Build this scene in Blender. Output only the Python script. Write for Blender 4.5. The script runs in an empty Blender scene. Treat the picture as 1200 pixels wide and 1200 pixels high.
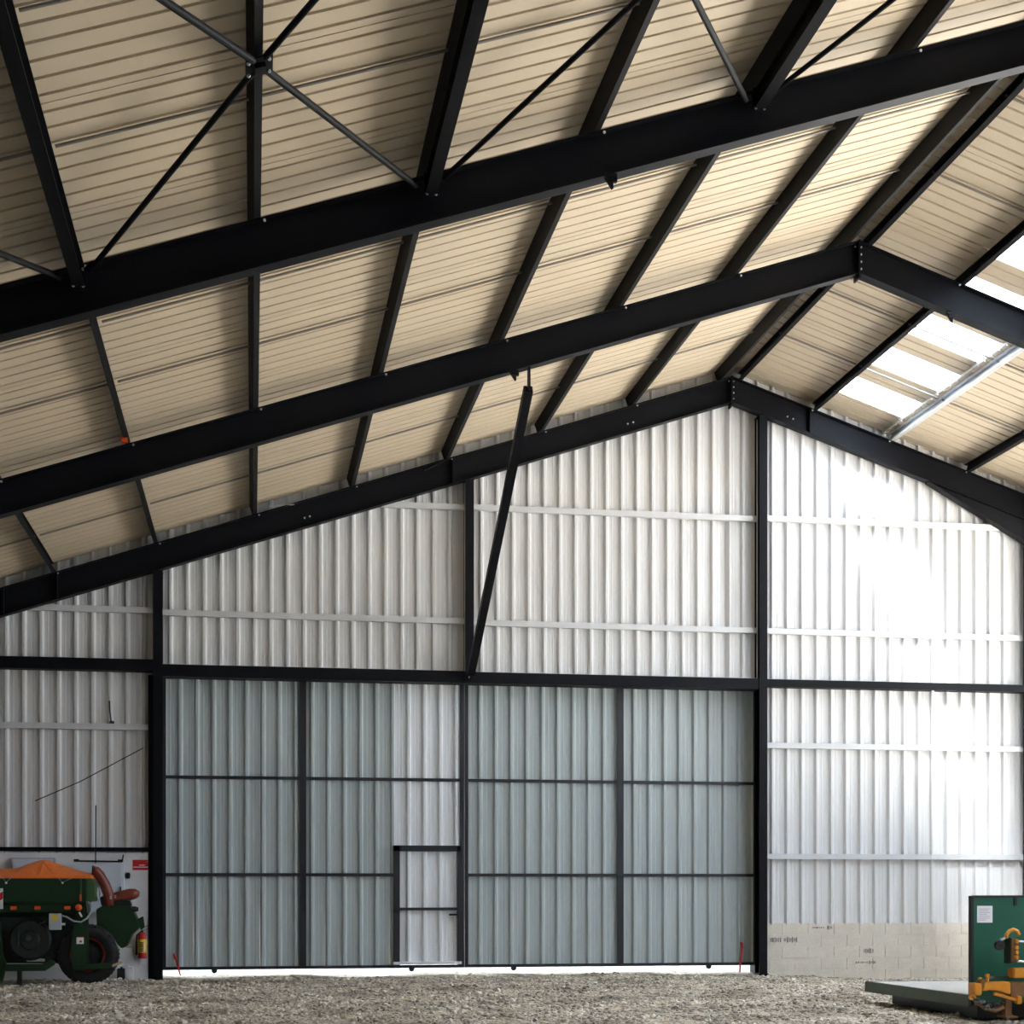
import bpy, bmesh, math, random
import numpy as np
from mathutils import Vector, Matrix, Euler

random.seed(7)
rng = np.random.default_rng(11)
SC = bpy.context.scene
COL = SC.collection

# ------------------------------------------------------------------ camera
cam_d = bpy.data.cameras.new('camera')
cam_d.sensor_width = 36.0
cam_d.lens = 1813.5 / 1200.0 * 36.0
cam_d.shift_x = 0.0
cam_d.shift_y = 440.4 / 1200.0
cam_d.clip_end = 2000
cam = bpy.data.objects.new('camera', cam_d)
cam.location = (0.0, 0.0, 1.54)
cam.rotation_euler = (math.radians(90), 0, -0.1662)
COL.objects.link(cam)
SC.camera = cam

# ------------------------------------------------------------------ light
world = bpy.data.worlds.new('sky')
SC.world = world
world.use_nodes = True
bg = world.node_tree.nodes['Background']
bg.inputs['Color'].default_value = (0.80, 0.90, 1.0, 1)
bg.inputs['Strength'].default_value = 4.0

sun_d = bpy.data.lights.new('sun', 'SUN')
sun_d.energy = 88.0
sun_d.angle = math.radians(9)
sun_d.color = (1.0, 0.98, 0.95)
sun = bpy.data.objects.new('sun', sun_d)
sun.rotation_euler = Vector((0.33, 1.0, -1.0)).to_track_quat('-Z', 'Y').to_euler()
sun.location = (-10, -20, 40)
COL.objects.link(sun)

SC.view_settings.view_transform = 'Standard'
SC.view_settings.look = 'None'
SC.view_settings.exposure = -0.22
SC.view_settings.gamma = 1.0
SC.view_settings.use_curve_mapping = False
SC.cycles.use_denoising = True
SC.cycles.max_bounces = 10
SC.cycles.diffuse_bounces = 7
SC.cycles.transparent_max_bounces = 12
SC.cycles.sample_clamp_indirect = 12.0

# ------------------------------------------------------------------ building numbers (metres)
XR, ZR, M = 8.633, 10.88, 0.3331          # ridge position, rafter top at ridge, roof slope
XL, XE = -7.03, 14.65                     # left and right eaves columns
FY = [9.17, 15.174, 21.174, 27.183]       # front edges of the portal frames
YB, YF = 27.50, -2.9                      # gable cladding, wall behind the camera
DZ = 0.222                                # roof sheet above rafter top
TH = math.atan(M)
COLX = [-1.607, 3.80, 9.235]              # gable columns


def ztop(x):
    return ZR - M * abs(x - XR)


# portals let the renderer find the sky through the openings of the hall
def portal(name, loc, rot, sx, sy):
    d = bpy.data.lights.new(name, 'AREA')
    d.shape = 'RECTANGLE'; d.size = sx; d.size_y = sy
    d.cycles.is_portal = True
    o = bpy.data.objects.new(name, d)
    o.location = loc; o.rotation_euler = rot
    COL.objects.link(o)
    return o


BAND0, BAND1 = 2.4, 8.35                 # open right side of the hall
YOPEN = 9.3                               # nearer than this the unseen side is clad, to darken the left
portal('daylight_open_side', (XE + 0.28, (YB + YOPEN) / 2, (BAND0 + BAND1) / 2),
       Vector((-1, 0, 0)).to_track_quat('-Z', 'Y').to_euler(), YB - YOPEN, BAND1 - BAND0)
_xm = (10.25 + 11.72) / 2
_xn = (11.72 + 13.18) / 2
portal('daylight_added_panes', (_xn, (15.6 + YF) / 2, ztop(_xn) + DZ + 0.12),
       Vector((-M, 0, -1)).to_track_quat('-Z', 'Y').to_euler(), 1.5, 15.6 - YF)  # sky through the added, unseen row of panes
portal('daylight_skylights', (_xm, (YB + YF) / 2, ztop(_xm) + DZ + 0.12),
       Vector((-M, 0, -1)).to_track_quat('-Z', 'Y').to_euler(), 1.6, YB - YF)


# ------------------------------------------------------------------ materials
def new_mat(name):
    m = bpy.data.materials.new(name); m.use_nodes = True
    return m, m.node_tree.nodes, m.node_tree.links, m.node_tree.nodes['Principled BSDF']


def paint(name, col, rough=0.5, metal=0.0, var=0.12, scale=6.0, bump=0.0, bscale=60, spec=0.5):
    m, N, L, b = new_mat(name)
    tc = N.new('ShaderNodeTexCoord')
    nz = N.new('ShaderNodeTexNoise'); nz.inputs['Scale'].default_value = scale
    nz.inputs['Detail'].default_value = 5
    L.new(tc.outputs['Object'], nz.inputs['Vector'])
    mx = N.new('ShaderNodeMix'); mx.data_type = 'RGBA'
    mx.inputs['A'].default_value = (*[c * (1 - var) for c in col], 1)
    mx.inputs['B'].default_value = (*[min(1, c * (1 + var)) for c in col], 1)
    L.new(nz.outputs['Fac'], mx.inputs['Factor'])
    L.new(mx.outputs['Result'], b.inputs['Base Color'])
    b.inputs['Roughness'].default_value = rough
    b.inputs['Metallic'].default_value = metal
    b.inputs['Specular IOR Level'].default_value = spec
    if bump:
        n2 = N.new('ShaderNodeTexNoise'); n2.inputs['Scale'].default_value = bscale
        n2.inputs['Detail'].default_value = 6
        L.new(tc.outputs['Object'], n2.inputs['Vector'])
        bp = N.new('ShaderNodeBump'); bp.inputs['Strength'].default_value = bump
        bp.inputs['Distance'].default_value = 0.02
        L.new(n2.outputs['Fac'], bp.inputs['Height'])
        L.new(bp.outputs['Normal'], b.inputs['Normal'])
    return m


MT = {}
MT['steel'] = paint('anthracite_steel', (0.0065, 0.007, 0.009), 0.5, var=0.2, scale=2.5, spec=0.10)
MT['purlin'] = paint('purlin_steel', (0.012, 0.0125, 0.014), 0.6, var=0.15, scale=3, spec=0.12)
MT['galv'] = paint('galvanised_steel', (0.58, 0.59, 0.60), 0.4, var=0.08)
MT['doorframe'] = paint('door_frame_steel', (0.012, 0.013, 0.018), 0.5, var=0.15)
MT['sagrod'] = paint('sag_rod_steel', (0.20, 0.185, 0.16), 0.45, var=0.1)
MT['roof'] = paint('roof_sheet_beige', (0.56, 0.47, 0.345), 0.6, var=0.07, scale=1.3)
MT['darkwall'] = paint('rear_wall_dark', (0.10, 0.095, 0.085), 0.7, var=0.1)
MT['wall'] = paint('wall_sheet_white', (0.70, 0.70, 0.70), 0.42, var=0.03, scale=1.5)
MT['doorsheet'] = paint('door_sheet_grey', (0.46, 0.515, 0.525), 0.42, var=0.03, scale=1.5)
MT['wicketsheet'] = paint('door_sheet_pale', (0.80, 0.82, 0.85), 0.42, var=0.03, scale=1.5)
MT['concrete'] = paint('concrete_panel', (0.74, 0.74, 0.75), 0.85, var=0.12, scale=3, bump=0.2)
MT['block'] = paint('concrete_block', (0.68, 0.63, 0.55), 0.9, var=0.14, scale=4, bump=0.5, bscale=45)
MT['mortar'] = paint('mortar', (0.74, 0.69, 0.61), 0.95, var=0.1, bump=0.4)
MT['print'] = paint('block_print', (0.22, 0.21, 0.20), 0.9, var=0.3, scale=60)
MT['bolt'] = paint('zinc_bolt', (0.75, 0.75, 0.76), 0.3, metal=0.6, var=0.05)
MT['black'] = paint('black_rubber', (0.008, 0.008, 0.008), 0.75, var=0.2, scale=12)
MT['green'] = paint('machine_green', (0.002, 0.024, 0.005), 0.42, var=0.2, scale=5)
MT['greenlight'] = paint('machine_green_faded', (0.04, 0.10, 0.03), 0.5, var=0.25, scale=7)
MT['orange'] = paint('orange_tarp', (0.88, 0.20, 0.035), 0.6, var=0.2, scale=8, bump=0.3, bscale=12)
MT['terracotta'] = paint('terracotta_hose', (0.17, 0.03, 0.014), 0.38, var=0.2, scale=9)
MT['red'] = paint('red_paint', (0.55, 0.012, 0.015), 0.4, var=0.08)
MT['reflector'] = paint('orange_reflector', (0.75, 0.09, 0.02), 0.25, var=0.05)
MT['white'] = paint('white_plastic', (0.75, 0.76, 0.78), 0.45, var=0.03)
MT['grey'] = paint('grey_enclosure', (0.42, 0.46, 0.50), 0.45, var=0.05)
MT['cabinet'] = paint('cabinet_pale_grey', (0.62, 0.67, 0.74), 0.45, var=0.04)
MT['yellow'] = paint('sticker_yellow', (0.75, 0.50, 0.03), 0.5, var=0.06)
MT['rust'] = paint('rim_red', (0.26, 0.03, 0.014), 0.5, var=0.2)
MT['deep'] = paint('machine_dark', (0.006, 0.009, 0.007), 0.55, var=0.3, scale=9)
MT['tan'] = paint('tan_wood', (0.42, 0.33, 0.20), 0.7, var=0.2)
MT['teal'] = paint('headboard_green', (0.005, 0.085, 0.048), 0.42, var=0.16, scale=3)
MT['deckgreen'] = paint('deck_olive', (0.055, 0.085, 0.06), 0.6, var=0.2, scale=6)
MT['deckwood'] = paint('deck_boards', (0.52, 0.50, 0.46), 0.7, var=0.18, scale=5)
MT['impl'] = paint('implement_yellow', (0.60, 0.23, 0.008), 0.45, var=0.22, scale=11)
MT['implbrown'] = paint('implement_rusty', (0.17, 0.075, 0.018), 0.6, var=0.35, scale=14)
MT['chain'] = paint('chain_steel', (0.10, 0.09, 0.085), 0.4, metal=0.7, var=0.3, scale=20)
MT['chrome'] = paint('chrome_rod', (0.85, 0.86, 0.88), 0.2, metal=0.7, var=0.02)
MT['cable'] = paint('grey_cable', (0.36, 0.37, 0.38), 0.5, var=0.05)
MT['paper'] = paint('paper_white', (0.80, 0.78, 0.78), 0.7, var=0.02)
MT['ink'] = paint('paper_ink', (0.45, 0.36, 0.38), 0.7, var=0.2, scale=80)
MT['pvc'] = paint('white_conduit', (0.8, 0.8, 0.8), 0.4, var=0.02)


def skylight_material():
    m, N, L, b = new_mat('skylight_polycarbonate')
    out = N['Material Output']
    tr = N.new('ShaderNodeBsdfTransparent'); tr.inputs['Color'].default_value = (0.9, 0.92, 0.95, 1)
    tl = N.new('ShaderNodeBsdfTranslucent'); tl.inputs['Color'].default_value = (0.78, 0.87, 1.0, 1)
    mx = N.new('ShaderNodeMixShader'); mx.inputs[0].default_value = 0.65
    L.new(tr.outputs[0], mx.inputs[1]); L.new(tl.outputs[0], mx.inputs[2])
    L.new(mx.outputs[0], out.inputs['Surface'])
    return m


MT['skylight'] = skylight_material()


def gravel_material(name, base, dark, light, stones):
    m, N, L, b = new_mat(name)
    tc = N.new('ShaderNodeTexCoord')
    n1 = N.new('ShaderNodeTexNoise'); n1.inputs['Scale'].default_value = 0.9; n1.inputs['Detail'].default_value = 6
    n2 = N.new('ShaderNodeTexNoise'); n2.inputs['Scale'].default_value = 14; n2.inputs['Detail'].default_value = 8
    vo = N.new('ShaderNodeTexVoronoi'); vo.inputs['Scale'].default_value = stones
    for n in (n1, n2, vo):
        L.new(tc.outputs['Object'], n.inputs['Vector'])
    r1 = N.new('ShaderNodeValToRGB')
    r1.color_ramp.elements[0].position = 0.34; r1.color_ramp.elements[0].color = (*dark, 1)
    r1.color_ramp.elements[1].position = 0.68; r1.color_ramp.elements[1].color = (*light, 1)
    e = r1.color_ramp.elements.new(0.5); e.color = (*base, 1)
    L.new(n1.outputs['Fac'], r1.inputs['Fac'])
    sep = N.new('ShaderNodeSeparateColor'); L.new(vo.outputs['Color'], sep.inputs[0])
    mp = N.new('ShaderNodeMapRange'); mp.inputs['To Min'].default_value = 0.45; mp.inputs['To Max'].default_value = 1.5
    L.new(sep.outputs[0], mp.inputs['Value'])
    mul = N.new('ShaderNodeMix'); mul.data_type = 'RGBA'; mul.blend_type = 'MULTIPLY'; mul.inputs['Factor'].default_value = 0.9
    L.new(r1.outputs[0], mul.inputs['A']); L.new(mp.outputs[0], mul.inputs['B'])
    L.new(mul.outputs['Result'], b.inputs['Base Color'])
    b.inputs['Roughness'].default_value = 0.95
    b.inputs['Specular IOR Level'].default_value = 0.2
    ad = N.new('ShaderNodeMath'); ad.operation = 'ADD'
    L.new(n2.outputs['Fac'], ad.inputs[0]); L.new(vo.outputs['Distance'], ad.inputs[1])
    bp = N.new('ShaderNodeBump'); bp.inputs['Strength'].default_value = 0.7; bp.inputs['Distance'].default_value = 0.03
    L.new(ad.outputs[0], bp.inputs['Height']); L.new(bp.outputs['Normal'], b.inputs['Normal'])
    return m


MT['ground'] = gravel_material('gravel_ground', (0.50, 0.44, 0.35), (0.34, 0.285, 0.21), (0.60, 0.52, 0.40), 26)
MT['stone'] = gravel_material('gravel_stones', (0.56, 0.505, 0.425), (0.32, 0.275, 0.22), (0.74, 0.67, 0.56), 9)


# ------------------------------------------------------------------ helpers
def link(name, me, mat, parent=None):
    if isinstance(mat, str):
        mat = MT[mat]
    if len(me.materials) == 0:
        me.materials.append(mat)
    o = bpy.data.objects.new(name, me)
    COL.objects.link(o)
    if parent is not None:
        o.parent = parent
    return o


def mesh(name, verts, faces, smooth=False):
    me = bpy.data.meshes.new(name)
    me.from_pydata([tuple(v) for v in verts], [], faces)
    me.validate()
    if smooth:
        for p in me.polygons:
            p.use_smooth = True
    me.update()
    return me


class MB:
    """collects shapes that belong to ONE part"""
    def __init__(s):
        s.v = []; s.f = []

    def add(s, vs, fs):
        k = len(s.v)
        s.v += [tuple(v) for v in vs]
        s.f += [tuple(i + k for i in f) for f in fs]
        return s

    def box(s, x0, x1, y0, y1, z0, z1):
        return s.add([(x0, y0, z0), (x1, y0, z0), (x1, y1, z0), (x0, y1, z0),
                      (x0, y0, z1), (x1, y0, z1), (x1, y1, z1), (x0, y1, z1)],
                     [(0, 3, 2, 1), (4, 5, 6, 7), (0, 1, 5, 4), (1, 2, 6, 5), (2, 3, 7, 6), (3, 0, 4, 7)])

    def prism(s, poly, y0, y1):
        """poly of (x,z) extruded along y"""
        n = len(poly)
        vs = [(x, y0, z) for x, z in poly] + [(x, y1, z) for x, z in poly]
        fs = [tuple(range(n)), tuple(range(2 * n - 1, n - 1, -1))]
        fs += [(i, i + n, (i + 1) % n + n, (i + 1) % n) for i in range(n)]
        return s.add(vs, fs)

    def prism_x(s, poly, x0, x1):
        """poly of (y,z) extruded along x"""
        n = len(poly)
        vs = [(x0, y, z) for y, z in poly] + [(x1, y, z) for y, z in poly]
        fs = [tuple(range(n - 1, -1, -1)), tuple(range(n, 2 * n))]
        fs += [(i, (i + 1) % n, (i + 1) % n + n, i + n) for i in range(n)]
        return s.add(vs, fs)

    def sweep(s, prof, p0, p1, up=(0, 0, 1), up_exact=False):
        """prof of (side, up) swept from p0 to p1"""
        p0, p1 = Vector(p0), Vector(p1)
        d = (p1 - p0).normalized()
        u = Vector(up)
        side = d.cross(u).normalized()
        if not up_exact:
            u = side.cross(d).normalized()
        n = len(prof)
        vs = [p0 + side * a + u * b for a, b in prof] + [p1 + side * a + u * b for a, b in prof]
        fs = [tuple(range(n - 1, -1, -1)), tuple(range(n, 2 * n))]
        fs += [(i, (i + 1) % n, (i + 1) % n + n, i + n) for i in range(n)]
        return s.add(vs, fs)

    def rod(s, p0, p1, r, n=10):
        return s.sweep([(r * math.cos(2 * math.pi * i / n), r * math.sin(2 * math.pi * i / n)) for i in range(n)],
                       p0, p1, up=(0.123, 0.991, 0.05) if abs((Vector(p1) - Vector(p0)).normalized().y) < 0.9 else (0, 0, 1))

    def tube(s, pts, radii, n=12):
        pts = [Vector(p) for p in pts]
        if not hasattr(radii, '__len__'):
            radii = [radii] * len(pts)
        ref = Vector((0.2, 1, 0.1)).normalized()
        rings = []
        for i, p in enumerate(pts):
            d = (pts[min(i + 1, len(pts) - 1)] - pts[max(i - 1, 0)]).normalized()
            a = d.cross(ref)
            if a.length < 0.1:
                a = d.cross(Vector((1, 0, 0)))
            a.normalize(); b = d.cross(a)
            rings.append([p + (a * math.cos(2 * math.pi * k / n) + b * math.sin(2 * math.pi * k / n)) * radii[i] for k in range(n)])
        vs = [v for r in rings for v in r]
        fs = []
        for i in range(len(pts) - 1):
            for k in range(n):
                fs.append((i * n + k, i * n + (k + 1) % n, (i + 1) * n + (k + 1) % n, (i + 1) * n + k))
        fs.append(tuple(range(n - 1, -1, -1)))
        fs.append(tuple(range((len(pts) - 1) * n, len(pts) * n)))
        return s.add(vs, fs)

    def lathe(s, prof, c, axis='z', n=24):
        """prof of (r, h) turned about an axis through c"""
        vs = []; fs = []
        m = len(prof)
        for k in range(n):
            a = 2 * math.pi * k / n
            for r, h in prof:
                p = (r * math.cos(a), r * math.sin(a), h)
                if axis == 'y':
                    p = (p[0], p[2], p[1])
                elif axis == 'x':
                    p = (p[2], p[0], p[1])
                vs.append((c[0] + p[0], c[1] + p[1], c[2] + p[2]))
        for k in range(n):
            for j in range(m - 1):
                a, b = k * m + j, ((k + 1) % n) * m + j
                fs.append((a, b, b + 1, a + 1))
        return s.add(vs, fs)

    def mesh(s, name, smooth=False):
        me = mesh(name, s.v, s.f, smooth)
        bm = bmesh.new(); bm.from_mesh(me)
        bmesh.ops.recalc_face_normals(bm, faces=bm.faces)
        bm.to_mesh(me); bm.free()
        return me

    def obj(s, name, mat, parent=None, smooth=False, bevel=0.0, auto=None):
        me = s.mesh(name, smooth)
        if bevel:
            bm = bmesh.new(); bm.from_mesh(me)
            bmesh.ops.bevel(bm, geom=bm.edges[:], offset=bevel, segments=2, affect='EDGES', clamp_overlap=True)
            bm.to_mesh(me); bm.free()
        return link(name, me, mat, parent)


def empty(name, loc=(0, 0, 0)):
    o = bpy.data.objects.new(name, None)
    o.empty_display_size = 0.2
    o.location = loc
    COL.objects.link(o)
    return o


def tag(o, label, cat, group=None):
    o['label'] = label; o['category'] = cat
    if group:
        o['group'] = group
    return o


def struct(o, label=None, cat=None):
    o['kind'] = 'structure'
    if label:
        o['label'] = label
    if cat:
        o['category'] = cat
    return o


def ibeam(w, d, tf, tw, top=0.0):
    """I profile hanging below 'top': (side, up) points"""
    a, b = w / 2, tw / 2
    t, bo = top, top - d
    return [(-a, t), (-a, t - tf), (-b, t - tf), (-b, bo + tf), (-a, bo + tf), (-a, bo),
            (a, bo), (a, bo + tf), (b, bo + tf), (b, t - tf), (a, t - tf), (a, t)]


def bolt_mesh():
    return MB().lathe([(0, -0.014), (0.013, -0.014), (0.016, -0.007), (0.016, 0.0), (0, 0)], (0, 0, 0), 'y', 8).mesh('bolt')


BOLT = bolt_mesh()


def bolts(parent, pts):
    for p in pts:
        o = link('bolt', BOLT, 'bolt', parent)
        o.location = p


# ------------------------------------------------------------------ ground
def ground_h(x, y):
    t = np.clip((x - 7.5) / 4.5, 0, 1)
    base = -0.03 - 0.13 * t * t * (3 - 2 * t)
    return (base + 0.022 * np.sin(x * 1.7 + y * 0.6) * np.sin(y * 1.1 - x * 0.4) + 0.014 * np.sin(x * 4.1 + 1.0) * np.sin(y * 3.3 + x)
            + 0.008 * np.sin(x * 9.0 + y * 7.0) * np.sin(y * 11.0 - 3 * x))


nx, ny = 230, 300
gx = np.linspace(XL - 0.1, XE + 0.2, nx); gy = np.linspace(YF - 0.1, YB + 0.75, ny)
GX, GY = np.meshgrid(gx, gy)
GZ = ground_h(GX, GY)
vs = np.stack([GX.ravel(), GY.ravel(), GZ.ravel()], 1).tolist()
fs = [(j * nx + i, j * nx + i + 1, (j + 1) * nx + i + 1, (j + 1) * nx + i) for j in range(ny - 1) for i in range(nx - 1)]
struct(link('floor', mesh('floor', vs, fs, True), 'ground'), 'uneven brown gravel floor of the hall', 'floor')

# outside ground
MT['outside'] = gravel_material('outside_ground', (0.70, 0.67, 0.62), (0.62, 0.59, 0.54), (0.76, 0.73, 0.68), 12)
ob = MB()
ob.add([(-90, -90, -0.22), (110, -90, -0.22), (110, 120, -0.22), (-90, 120, -0.22)], [(0, 1, 2, 3)])
ob.add([(XL, YB + 0.7, -0.1), (XE, YB + 0.7, -0.19), (XE, YB + 9, -0.21), (XL, YB + 9, -0.21)], [(0, 1, 2, 3)])
struct(ob.obj('ground', 'outside'), 'pale gravel yard outside the hall', 'ground')


def gravel():
    n = 26000
    # more stones where the photograph looks
    y = 14.5 + 12.72 * rng.random(n) ** 0.85
    x0 = -3.6 - 0.03 * (y - 15); x1 = np.minimum(9.8 + (y - 15) * 0.42, 14.3)
    x = x0 + (x1 - x0) * rng.random(n)
    r = 0.010 + 0.022 * rng.random(n) ** 2.2 + (rng.random(n) < 0.03) * 0.022
    z = ground_h(x, y)
    ico = []
    bm = bmesh.new(); bmesh.ops.create_icosphere(bm, subdivisions=1, radius=1.0)
    iv = np.array([v.co[:] for v in bm.verts]); itf = np.array([[v.index for v in f.verts] for f in bm.faces]); bm.free()
    nv = len(iv)
    sc = np.stack([r * (0.8 + 0.7 * rng.random(n)), r * (0.8 + 0.7 * rng.random(n)), r * (0.5 + 0.5 * rng.random(n))], 1)
    jit = 1 + 0.28 * (rng.random((n, nv, 1)) - 0.5) * 2
    V = iv[None] * jit * sc[:, None, :]
    a = rng.random(n) * 6.283
    ca, sa = np.cos(a)[:, None], np.sin(a)[:, None]
    X = V[:, :, 0] * ca - V[:, :, 1] * sa + x[:, None]
    Y = V[:, :, 0] * sa + V[:, :, 1] * ca + y[:, None]
    Z = V[:, :, 2] + (z + r * 0.18)[:, None]
    verts = np.stack([X, Y, Z], 2).reshape(-1, 3)
    faces = (itf[None] + (np.arange(n) * nv)[:, None, None]).reshape(-1, 3)
    me = bpy.data.meshes.new('gravel')
    me.vertices.add(len(verts)); me.vertices.foreach_set('co', verts.ravel())
    me.loops.add(faces.size); me.loops.foreach_set('vertex_index', faces.ravel().astype(np.int32))
    me.polygons.add(len(faces)); me.polygons.foreach_set('loop_start', np.arange(0, faces.size, 3, dtype=np.int32))
    me.update(calc_edges=True)
    o = link('gravel', me, 'stone')
    o['kind'] = 'stuff'
    tag(o, 'loose grey brown gravel stones scattered over the floor', 'gravel')


gravel()

# ------------------------------------------------------------------ roof
ceiling = struct(empty('ceiling', (XR, YB, ZR)), 'pitched roof of beige ribbed sheets on steel purlins', 'roof')


def at_parent(o, p):
    """keep world placement under an Empty that is only translated"""
    o.parent = p
    o.location = Vector(o.location) - Vector(p.location)
    return o


def roof_sheet_mesh(xa, xb, width, grooves, first):
    """sheet with recessed grooves running up the slope; origin at (xa.. real x, y=0)"""
    pr = [(0.0, 0.0)]
    for k in range(grooves):
        c = first + 0.25 * k
        pr += [(c - 0.022, 0.0), (c - 0.015, 0.05), (c + 0.015, 0.05), (c + 0.022, 0.0)]
    pr.append((width, 0.0))
    m = len(pr)
    z0, z1 = ztop(xa) + DZ, ztop(xb) + DZ
    vs = [(xa, y, z0 + h) for y, h in pr] + [(xb, y, z1 + h) for y, h in pr]
    vs += [(x, y, z + 0.006) for x, y, z in vs]
    fs = []
    for i in range(m - 1):
        fs.append((i, i + 1, m + i + 1, m + i))
        fs.append((2 * m + i, 3 * m + i, 3 * m + i + 1, 2 * m + i + 1))
    fs += [(0, m, 3 * m, 2 * m), (m - 1, 3 * m - 1 + 0, 4 * m - 1, 2 * m - 1)]
    return mesh('roof_sheet', vs, fs)


SL = roof_sheet_mesh(XL - 0.35, XR, 1.03, 4, 0.125)
SU = roof_sheet_mesh(XR, 10.37, 1.03, 4, 0.125)
SD = roof_sheet_mesh(11.70, XE + 0.45, 1.03, 4, 0.125)
SE = roof_sheet_mesh(13.16, XE + 0.45, 1.03, 4, 0.125)
SS = roof_sheet_mesh(10.372, 11.698, 0.646, 2, 0.20)
yy = YB + 0.08
k = 0
while yy > YF - 0.3:
    yy -= 1.0
    # sheets lie with tiny differences in height, as laid
    for me in (SL, SU, SD if yy > 15.4 else SE):
        o = link('roof_sheet', me, 'roof', ceiling)
        o.location = Vector((0, yy, 0.007 * (k % 2))) - ceiling.location
    k += 1
# skylight zone: panes of 0.85 m and strips of sheet between them
o = link('roof_sheet', roof_sheet_mesh(10.372, 11.698, 0.976, 4, 0.11), 'roof', ceiling)
o.location = Vector((0, 26.602, 0)) - ceiling.location
pane = MB()
za, zb = ztop(10.38) + DZ + 0.012, ztop(11.69) + DZ + 0.012
pane.add([(10.38, 0, za), (10.38, 0.85, za), (11.69, 0.85, zb), (11.69, 0, zb),
          (10.38, 0, za + 0.004), (10.38, 0.85, za + 0.004), (11.69, 0.85, zb + 0.004), (11.69, 0, zb + 0.004)],
         [(0, 1, 2, 3), (7, 6, 5, 4), (0, 4, 5, 1), (1, 5, 6, 2), (2, 6, 7, 3), (3, 7, 4, 0)])
pane_me = pane.mesh('skylight_pane')
yp = 25.75
while yp > YF:
    o = link('skylight_pane', pane_me, 'skylight', ceiling)
    o.location = Vector((0, yp, 0)) - ceiling.location
    o = link('roof_sheet', SS, 'roof', ceiling)
    o.location = Vector((0, yp - 0.648, 0)) - ceiling.location
    yp -= 1.5
# unseen second row of panes, added in the nearer bays to brighten the floor
za, zb = ztop(11.72) + DZ + 0.012, ztop(13.18) + DZ + 0.012
added_pane = MB().add([(11.72, 0, za), (11.72, 0.99, za), (13.18, 0.99, zb), (13.18, 0, zb),
                  (11.72, 0, za + 0.004), (11.72, 0.99, za + 0.004), (13.18, 0.99, zb + 0.004), (13.18, 0, zb + 0.004)],
                 [(0, 1, 2, 3), (7, 6, 5, 4), (0, 4, 5, 1), (1, 5, 6, 2), (2, 6, 7, 3), (3, 7, 4, 0)]).mesh('skylight_pane')
yp = 15.58 - 1.0
while yp > YF:
    o = link('skylight_pane', added_pane, 'skylight', ceiling)  # added pane, out of view
    o.location = Vector((0, yp, 0)) - ceiling.location
    yp -= 1.0
# lip under the lower end of the panes
lip = MB()
lip.sweep([(-0.012, -0.03), (0.012, -0.03), (0.012, 0.02), (-0.012, 0.02)], (11.66, YF, ztop(11.66) + DZ - 0.002), (11.66, YB, ztop(11.66) + DZ - 0.002))
o = lip.obj('skylight_sill', 'galv', ceiling); o.location = -ceiling.location
# ridge cap
rc = MB()
rc.prism([(XR - 0.35, ztop(XR - 0.35) + DZ + 0.06), (XR, ZR + DZ + 0.06), (XR + 0.35, ztop(XR + 0.35) + DZ + 0.06), (XR + 0.35, ztop(XR + 0.35) + DZ + 0.09), (XR, ZR + DZ + 0.10), (XR - 0.35, ztop(XR - 0.35) + DZ + 0.09)], YF - 0.2, YB + 0.1)
o = rc.obj('ridge_cap', 'roof', ceiling); o.location = -ceiling.location


vf = MB()
for s_, xe in ((-1, XL - 0.35), (1, XE + 0.45)):
    q0, q1 = ztop(XR) + DZ, ztop(xe) + DZ
    vf.prism([(XR, q0 - 0.2), (xe, q1 - 0.2), (xe, q1 + 0.09), (XR, q0 + 0.09)], YB + 0.082, YB + 0.10)
    vf.prism([(XR, q0 - 0.2), (xe, q1 - 0.2), (xe, q1 - 0.004), (XR, q0 - 0.004)], YB + 0.008, YB + 0.083)
o = vf.obj('verge_flashing', 'steel', ceiling); o.location = -ceiling.location


def purlin(x_edge, side, mat='purlin', y0=YF, y1=YB - 0.06):
    """C section; side -1 left slope, +1 right slope. x_edge: lower edge facing the ridge light"""
    d, w, t, lp = 0.205, 0.068, 0.006, 0.02
    prof = [(0, 0), (w, 0), (w, lp), (w - t, lp), (w - t, t), (t, t), (t, d - t), (w - t, d - t), (w - t, d - lp), (w, d - lp), (w, d), (0, d)]
    cz = ztop(x_edge)
    ang = TH if side < 0 else -TH
    mb = MB()
    poly = []
    for a, b in prof:
        a = a - w if side < 0 else w - a       # left slope: edge at x_edge, web on the outer side
        if side > 0:
            a = a
        poly.append((x_edge + a * math.cos(ang) - b * math.sin(ang), cz + a * math.sin(ang) + b * math.cos(ang)))
    mb.prism(poly, y0, y1)
    o = mb.obj('purlin', mat, ceiling)
    o.location = -ceiling.location
    return o


PX = [6.82, 5.14, 3.45, 1.77, 0.08, -1.60, -3.29, -4.97, -6.66]
for x in PX:
    purlin(x, -1)
purlin(XR - 0.13, -1)
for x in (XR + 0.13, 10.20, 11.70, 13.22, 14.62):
    purlin(x, 1, 'galv' if x == 11.70 else 'purlin')  # purlin below the panes is paler, its skylit look put into the colour


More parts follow.
